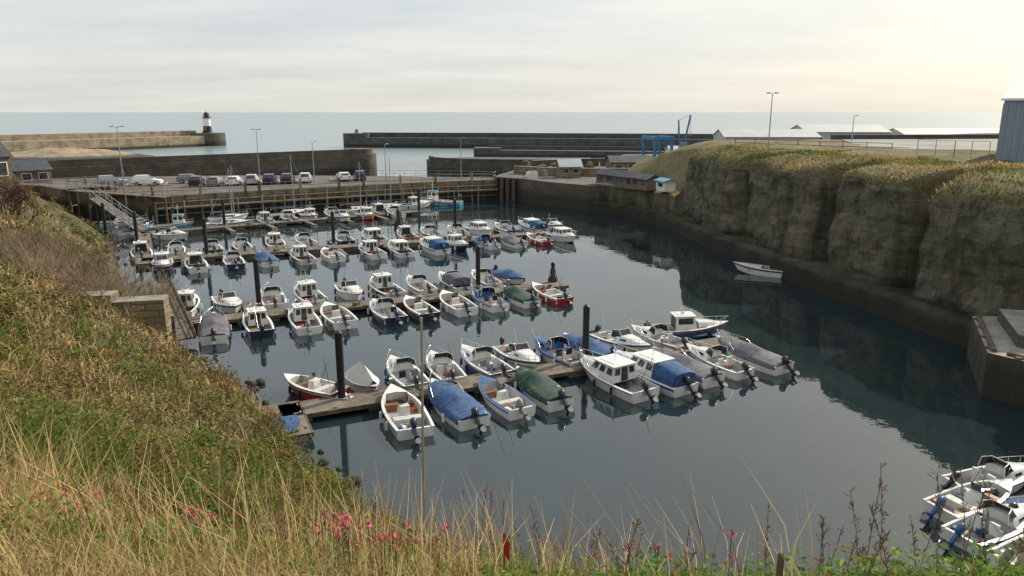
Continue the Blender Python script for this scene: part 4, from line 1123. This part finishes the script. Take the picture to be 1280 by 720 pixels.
mb = MB(); prism(mb, [(25.4, 37.6), (29.0, 44.9), (40, 44), (42, 28), (30, 31)], -3, 2.5, 'pierstone', 'concrete')
prism(mb, [(27.6, 38.6), (30., 44.), (34, 43), (34, 33), (30.5, 34)], 2.5, 3.2, 'pierstone', 'concrete')
for a, b in (((25.8, 37.7), (29.1, 44.4)), ((26.2, 37.2), (30, 31.6))):
    mb.tube((*a, 2.55), (*b, 2.55), .15, 'timber', 6)
    for t in (.1, .4, .7, .95): mb.box((a[0]+(b[0]-a[0])*t-.2, a[1]+(b[1]-a[1])*t-.1, .8), (.3, .3, 3.6), 'timber')
mb.obj('stone_landing_quay')

mb = MB()
prism(mb, strip([(-25.6, 40.4), (-22.6, 40.8)], 1.2), -1, 5.0, 'quaystone', 'concrete')
prism(mb, strip([(-22.55, 40.8), (-20.0, 41.4)], 1.3), -1, 4.6, 'quaystone', 'concrete')
prism(mb, strip([(-27.0, 55.6), (-24.6, 49.6), (-22.6, 46)], 1.4), -1, 2.1, 'quaystone', 'concrete')
mb.obj('stone_retaining_wall')

# ------------------------------------------------------------------ cars
def car_mesh(paint, suv=True):
    mb = MB(); L = 4.4; W = .9; H = 1.65 if suv else 1.45
    prof = [(-2.2, .35), (-2.2, .95), (-2.05, 1.02), (-1.75, H-.03), (-1.4, H), (.15, H), (.95, 1.02), (1.9, .88), (2.2, .72), (2.2, .35)]
    def wy(z): return W if z < 1.05 else W*.78
    secl = [Vector((x, -wy(z), z)) for x, z in prof]; secr = [Vector((x, wy(z), z)) for x, z in prof]
    mb.loft([secl, secr], paint, closed=True, smooth=False)
    mb.add(secl, [tuple(range(10))[::-1]], paint); mb.add(secr, [tuple(range(10))], paint)
    mb.add([(.2, -W*.72, H-.03+.02), (.2, W*.72, H-.01), (.93, W*.8, 1.06), (.93, -W*.8, 1.06)], [(0, 1, 2, 3)], 'glass')
    mb.add([(-1.8, -W*.68, H-.08), (-1.8, W*.68, H-.08), (-2.08, W*.75, 1.08), (-2.08, -W*.75, 1.08)], [(3, 2, 1, 0)], 'glass')
    for sg in (-1, 1):
        mb.add([(-1.9, sg*W*.97, 1.06), (.75, sg*W*.97, 1.06), (.1, sg*W*.80, H-.1), (-1.6, sg*W*.80, H-.1)], [(0, 1, 2, 3)], 'glass')
        mb.box((-.45, sg*W*.90, 1.28), (.08, .1, .45), paint)
        mb.box((2.18, sg*.62, .75), (.08, .34, .16), 'white'); mb.box((-2.2, sg*.7, .85), (.06, .22, .26), 'red'); mb.box((.85, sg*(W+.08), 1.05), (.12, .18, .12), paint)
        for x in (-1.35, 1.4):
            mb.tube((x, sg*(W-.2), .33), (x, sg*(W+.02), .33), .34, 'rubber', 14); mb.tube((x, sg*(W+.02), .33), (x, sg*(W+.035), .33), .2, 'steel', 10)
    mb.box((0, 0, .36), (4.3, 1.7, .14), 'black')
    return mb.mesh('car')
cms = [car_mesh(c, s_) for c, s_ in (('white', True), ('navy', True), ('grey', False), ('white', False), ('red', False), ('black', True), ('roofgrey', True))]
for i, (x, y, hd, ci) in enumerate(((-58.6, 119.5, 10, 0), (-50.2, 118.5, 100, 5), (-47.6, 119.5, 100, 2), (-45, 120.4, 100, 3), (-42.4, 121.4, 100, 6), (-39.8, 122.3, 100, 1), (-37.2, 123.4, 100, 5), (-64, 119, 30, 6), (-53.5, 124, 20, 2), (-29, 128, 110, 3), (-26.4, 129.2, 110, 1), (-34.6, 124.6, 105, 0))):
    put('parked_car', cms[ci], (x, y, 3.505), R(hd+rb.uniform(-4, 4)))

def person(x, y, z, rz, shirt, legs, stride=.18):
    V = [(0, 0, .92), (0, 0, 1.15), (0, 0, 1.42), (0, 0, 1.52), (0, 0, 1.66), (0, .19, 1.40), (.06, .24, 1.13), (.16, .22, .90), (0, -.19, 1.40), (-.06, -.24, 1.13), (.02, -.25, .88),
         (0, .1, .86), (stride*.6, .1, .48), (stride, .1, .07), (stride+.14, .1, .04), (0, -.1, .86), (-stride*.3, -.1, .48), (-stride, -.1, .09), (-stride+.14, -.1, .04)]
    E = [(0, 1), (1, 2), (2, 3), (3, 4), (2, 5), (5, 6), (6, 7), (2, 8), (8, 9), (9, 10), (0, 11), (11, 12), (12, 13), (13, 14), (0, 15), (15, 16), (16, 17), (17, 18)]
    rad = [.15, .14, .15, .06, .11, .075, .055, .04, .075, .055, .04, .095, .07, .05, .04, .095, .07, .05, .04]
    me = bpy.data.meshes.new('person'); me.from_pydata(V, E, [])
    o = put('person', me, (x, y, z), rz); sk = o.modifiers.new('s', 'SKIN'); o.modifiers.new('ss', 'SUBSURF').levels = 1
    for v, r_ in zip(me.skin_vertices[0].data, rad): v.radius = (r_, r_)
    me.skin_vertices[0].data[0].use_root = True
    m, nt, bs = newmat('clothes'); tc = N(nt, "ShaderNodeTexCoord"); s = N(nt, "ShaderNodeSeparateXYZ"); nt.links.new(tc.outputs['Object'], s.inputs[0])
    n_ = nt.nodes.new("ShaderNodeValToRGB"); e = n_.color_ramp.elements; n_.color_ramp.interpolation = 'CONSTANT'
    e[0].color = (*legs, 1); e[1].position = .47; e[1].color = (*shirt, 1); a = e.new(.76); a.color = (.45, .28, .2, 1); b = e.new(.86); b.color = (.05, .03, .02, 1)
    nt.links.new(math_node(nt, 'DIVIDE', s.outputs[2], 2), n_.inputs[0]); nt.links.new(n_.outputs[0], bs.inputs['Base Color'])
    me.materials.append(m)
for x, y, s_ in ((-60, 110.5, (.4, .05, .04)), (-59.2, 110.9, (.05, .07, .2)), (-66.5, 116, (.1, .1, .1))): person(x, y, 3.5, rb.uniform(0, 6), s_, (.03, .03, .05))

# ------------------------------------------------------------------ houses and road on far left
house('visitor_centre', -86, 112, 3.4, 16, 9, 5.0, 3.2, 'brick', 'slate', R(60), 5)
mb = MB(); mb.win([(-7.5, -4.9, 5.25), (7.5, -4.9, 5.25), (7.5, -.3, 8.3), (-7.5, -.3, 8.3)], .05, .95, .05, .95, 'solar', .22)
mb.obj('solar_panels', (-86, 112, 3.4), R(60))
house('harbour_cafe', -79, 120, 3.4, 7, 5, 2.6, 1.4, 'brick', 'slate', R(50), 3)
mb = MB(); rp = [(-84, 84), (-78, 92), (-72, 101), (-67, 110), (-62, 116)]
zz = [8.0, 6.9, 5.4, 4.1, 3.52]
def road(mb, rp, zz, w, m, dz):
    secs = []
    for i, (p, z) in enumerate(zip(rp, zz)):
        a = Vector(rp[max(0, i-1)]); b = Vector(rp[min(len(rp)-1, i+1)]); d = (b-a).normalized(); s = Vector((-d.y, d.x))*w/2
        secs.append([Vector((p[0]-s.x, p[1]-s.y, z+dz)), Vector((p[0]+s.x, p[1]+s.y, z+dz))])
    mb.loft(secs, m, smooth=False)
road(mb, rp, zz, 6, 'asphalt', .3); road(mb, rp, zz, .14, 'mark', .304)
mb.obj('access_road')
railing('road_railing', [(-70, 100), (-64.5, 108), (-60, 112)], 4.6, 1.1, 2.)

# ------------------------------------------------------------------ foreground odds and ends
def gz(x, y): return float(tz(np.array([float(x)]), np.array([float(y)]))[0])
mb = MB(); x, y = -.78, 6.0; z = gz(x, y); mb.path([(0, 0, -.2), (-.01, .01, 1.2), (.015, .02, 2.75)], .012, 'rope'); mb.obj('bamboo_cane', (x, y, z))
mb = MB(); x, y = 1.27, 3.1; z = gz(x, y); mb.tube((0, 0, -.4), (0, 0, .42), .018, 'timber', 8, .017); mb.tube((0, 0, .42), (0, 0, .435), .017, 'timber', 8, .009); mb.obj('wooden_post', (x, y, z))
mb = MB(); x, y = -.04, 3.3; z = gz(x, y); mb.tube((0, 0, -.2), (0, 0, .46), .004, 'timber', 5)
mb.loft([[Vector((0, 0, .46)), Vector((0, 0, .34))], [Vector((.015, .01, .43)), Vector((.018, .012, .30))], [Vector((.03, -.01, .40)), Vector((.028, .0, .29))]], 'flag'); mb.obj('small_red_flag', (x, y, z))
mb = MB(); rs = random.Random(3)
for i in range(60):
    a = R(rs.uniform(-20, 36)); r_ = rs.uniform(3.0, 6.5); x = r_*math.sin(a); y = r_*math.cos(a); z = gz(x, y); h = rs.uniform(.3, .75)*(r_/3.6)**1.1
    dx, dy = rs.gauss(0, .1), rs.gauss(0, .1)
    p = [Vector((x+dx*k_*k_, y+dy*k_*k_, z+h*k_)) for k_ in (0, .35, .7, 1)]
    mb.path(p, .0026, 'stem', 4)
    for _ in range(26):
        k_ = rs.uniform(.5, 1); c = Vector((x+dx*k_*k_, y+dy*k_*k_, z+h*k_)); q_ = c+Vector((rs.gauss(0, .02), rs.gauss(0, .02), rs.uniform(.015, .045)))
        mb.tube(c, q_, .0012, 'stem', 3, .0038)
mb.obj('dead_seed_stems')
mb = MB()
for cx, cy, cnt in ((-.80, 3.3, 9), (-1.0, 3.6, 7), (-.65, 3.2, 6), (-.45, 3.5, 4), (-1.8, 3.9, 4), (-2.6, 5.2, 3), (.7, 3.5, 4), (-2.3, 3.6, 3), (1.4, 3.6, 2)):
    for _ in range(cnt):
        x = cx+rs.gauss(0, .11); y = cy+rs.gauss(0, .11); z = gz(x, y)+rs.uniform(.32, .52)
        mb.tube((x, y, z-.4), (x, y, z), .003, 'turf', 3)
        for _ in range(12):
            c = Vector((x+rs.gauss(0, .014), y+rs.gauss(0, .014), z+rs.gauss(0, .010))); s_ = .007
            mb.add([c+Vector((rs.gauss(0, s_), rs.gauss(0, s_), rs.gauss(0, s_))) for _ in range(3)]+[c], [(0, 1, 2), (0, 1, 3), (1, 2, 3)], 'pink')
mb.obj('pink_valerian_flowers')

# ------------------------------------------------------------------ world, sun, camera
SUN_AZ, SUN_EL = 48, 33
w = bpy.data.worlds.new("World"); scene.world = w; w.use_nodes = True
nt = w.node_tree; nt.nodes.clear()
out = N(nt, "ShaderNodeOutputWorld"); bg = N(nt, "ShaderNodeBackground"); bg.inputs[1].default_value = .13
sky = N(nt, "ShaderNodeTexSky"); sky.sky_type = 'NISHITA'; sky.sun_disc = False
sky.sun_elevation = R(SUN_EL); sky.sun_rotation = R(SUN_AZ); sky.air_density = 1.; sky.dust_density = 2.5
tc = N(nt, "ShaderNodeTexCoord"); sp = N(nt, "ShaderNodeSeparateXYZ"); nt.links.new(tc.outputs['Generated'], sp.inputs[0])
zc = math_node(nt, 'ADD', math_node(nt, 'MAXIMUM', sp.outputs[2], 0.), .09)
cb = N(nt, "ShaderNodeCombineXYZ")
nt.links.new(math_node(nt, 'DIVIDE', sp.outputs[0], zc), cb.inputs[0]); nt.links.new(math_node(nt, 'DIVIDE', sp.outputs[1], zc), cb.inputs[1])
mp = N(nt, "ShaderNodeMapping"); mp.inputs['Scale'].default_value = (.45, .8, 1); nt.links.new(cb.outputs[0], mp.inputs[0])
cn = noise_node(nt, mp.outputs[0], .8, 7, .55)
cloud = ramp(nt, cn, [(.30, (4.5, 4.95, 5.35)), (.50, (5.8, 6.1, 6.2)), (.68, (7.2, 7.1, 6.6))])
dt = N(nt, "ShaderNodeVectorMath"); dt.operation = 'DOT_PRODUCT'; nt.links.new(tc.outputs['Generated'], dt.inputs[0])
dt.inputs[1].default_value = (math.sin(R(SUN_AZ))*math.cos(R(18)), math.cos(R(SUN_AZ))*math.cos(R(18)), math.sin(R(18)))
glow = math_node(nt, 'POWER', math_node(nt, 'MAXIMUM', dt.outputs['Value'], 0), 5)
cloud = mixc(nt, math_node(nt, 'MULTIPLY', glow, .6), cloud, (8.2, 7.7, 6.3))
hz_ = math_node(nt, 'POWER', math_node(nt, 'SUBTRACT', 1., math_node(nt, 'MAXIMUM', sp.outputs[2], 0), True), 14)
cloud = mixc(nt, math_node(nt, 'MULTIPLY', hz_, .65), cloud, (7.2, 6.95, 6.2))
c = mixc(nt, .82, sky.outputs[0], cloud)
nt.links.new(c, bg.inputs[0]); nt.links.new(bg.outputs[0], out.inputs[0])

sl = bpy.data.lights.new('sun', 'SUN'); sl.energy = 5.0; sl.angle = R(.8); sl.color = (1, .89, .72)
so = bpy.data.objects.new('sun', sl); scene.collection.objects.link(so); so.rotation_euler = (R(90-SUN_EL), 0, R(180-SUN_AZ))

cam = bpy.data.cameras.new('camera'); co = bpy.data.objects.new('camera', cam); scene.collection.objects.link(co)
cam.sensor_width = 36; cam.lens = 36*924/1280; cam.clip_end = 60000; cam.clip_start = .1
co.location = (0, 0, 15); co.rotation_euler = (R(90-13.4), 0, 0)
scene.camera = co
scene.view_settings.view_transform = 'Standard'; scene.view_settings.look = 'None'; scene.view_settings.exposure = 0
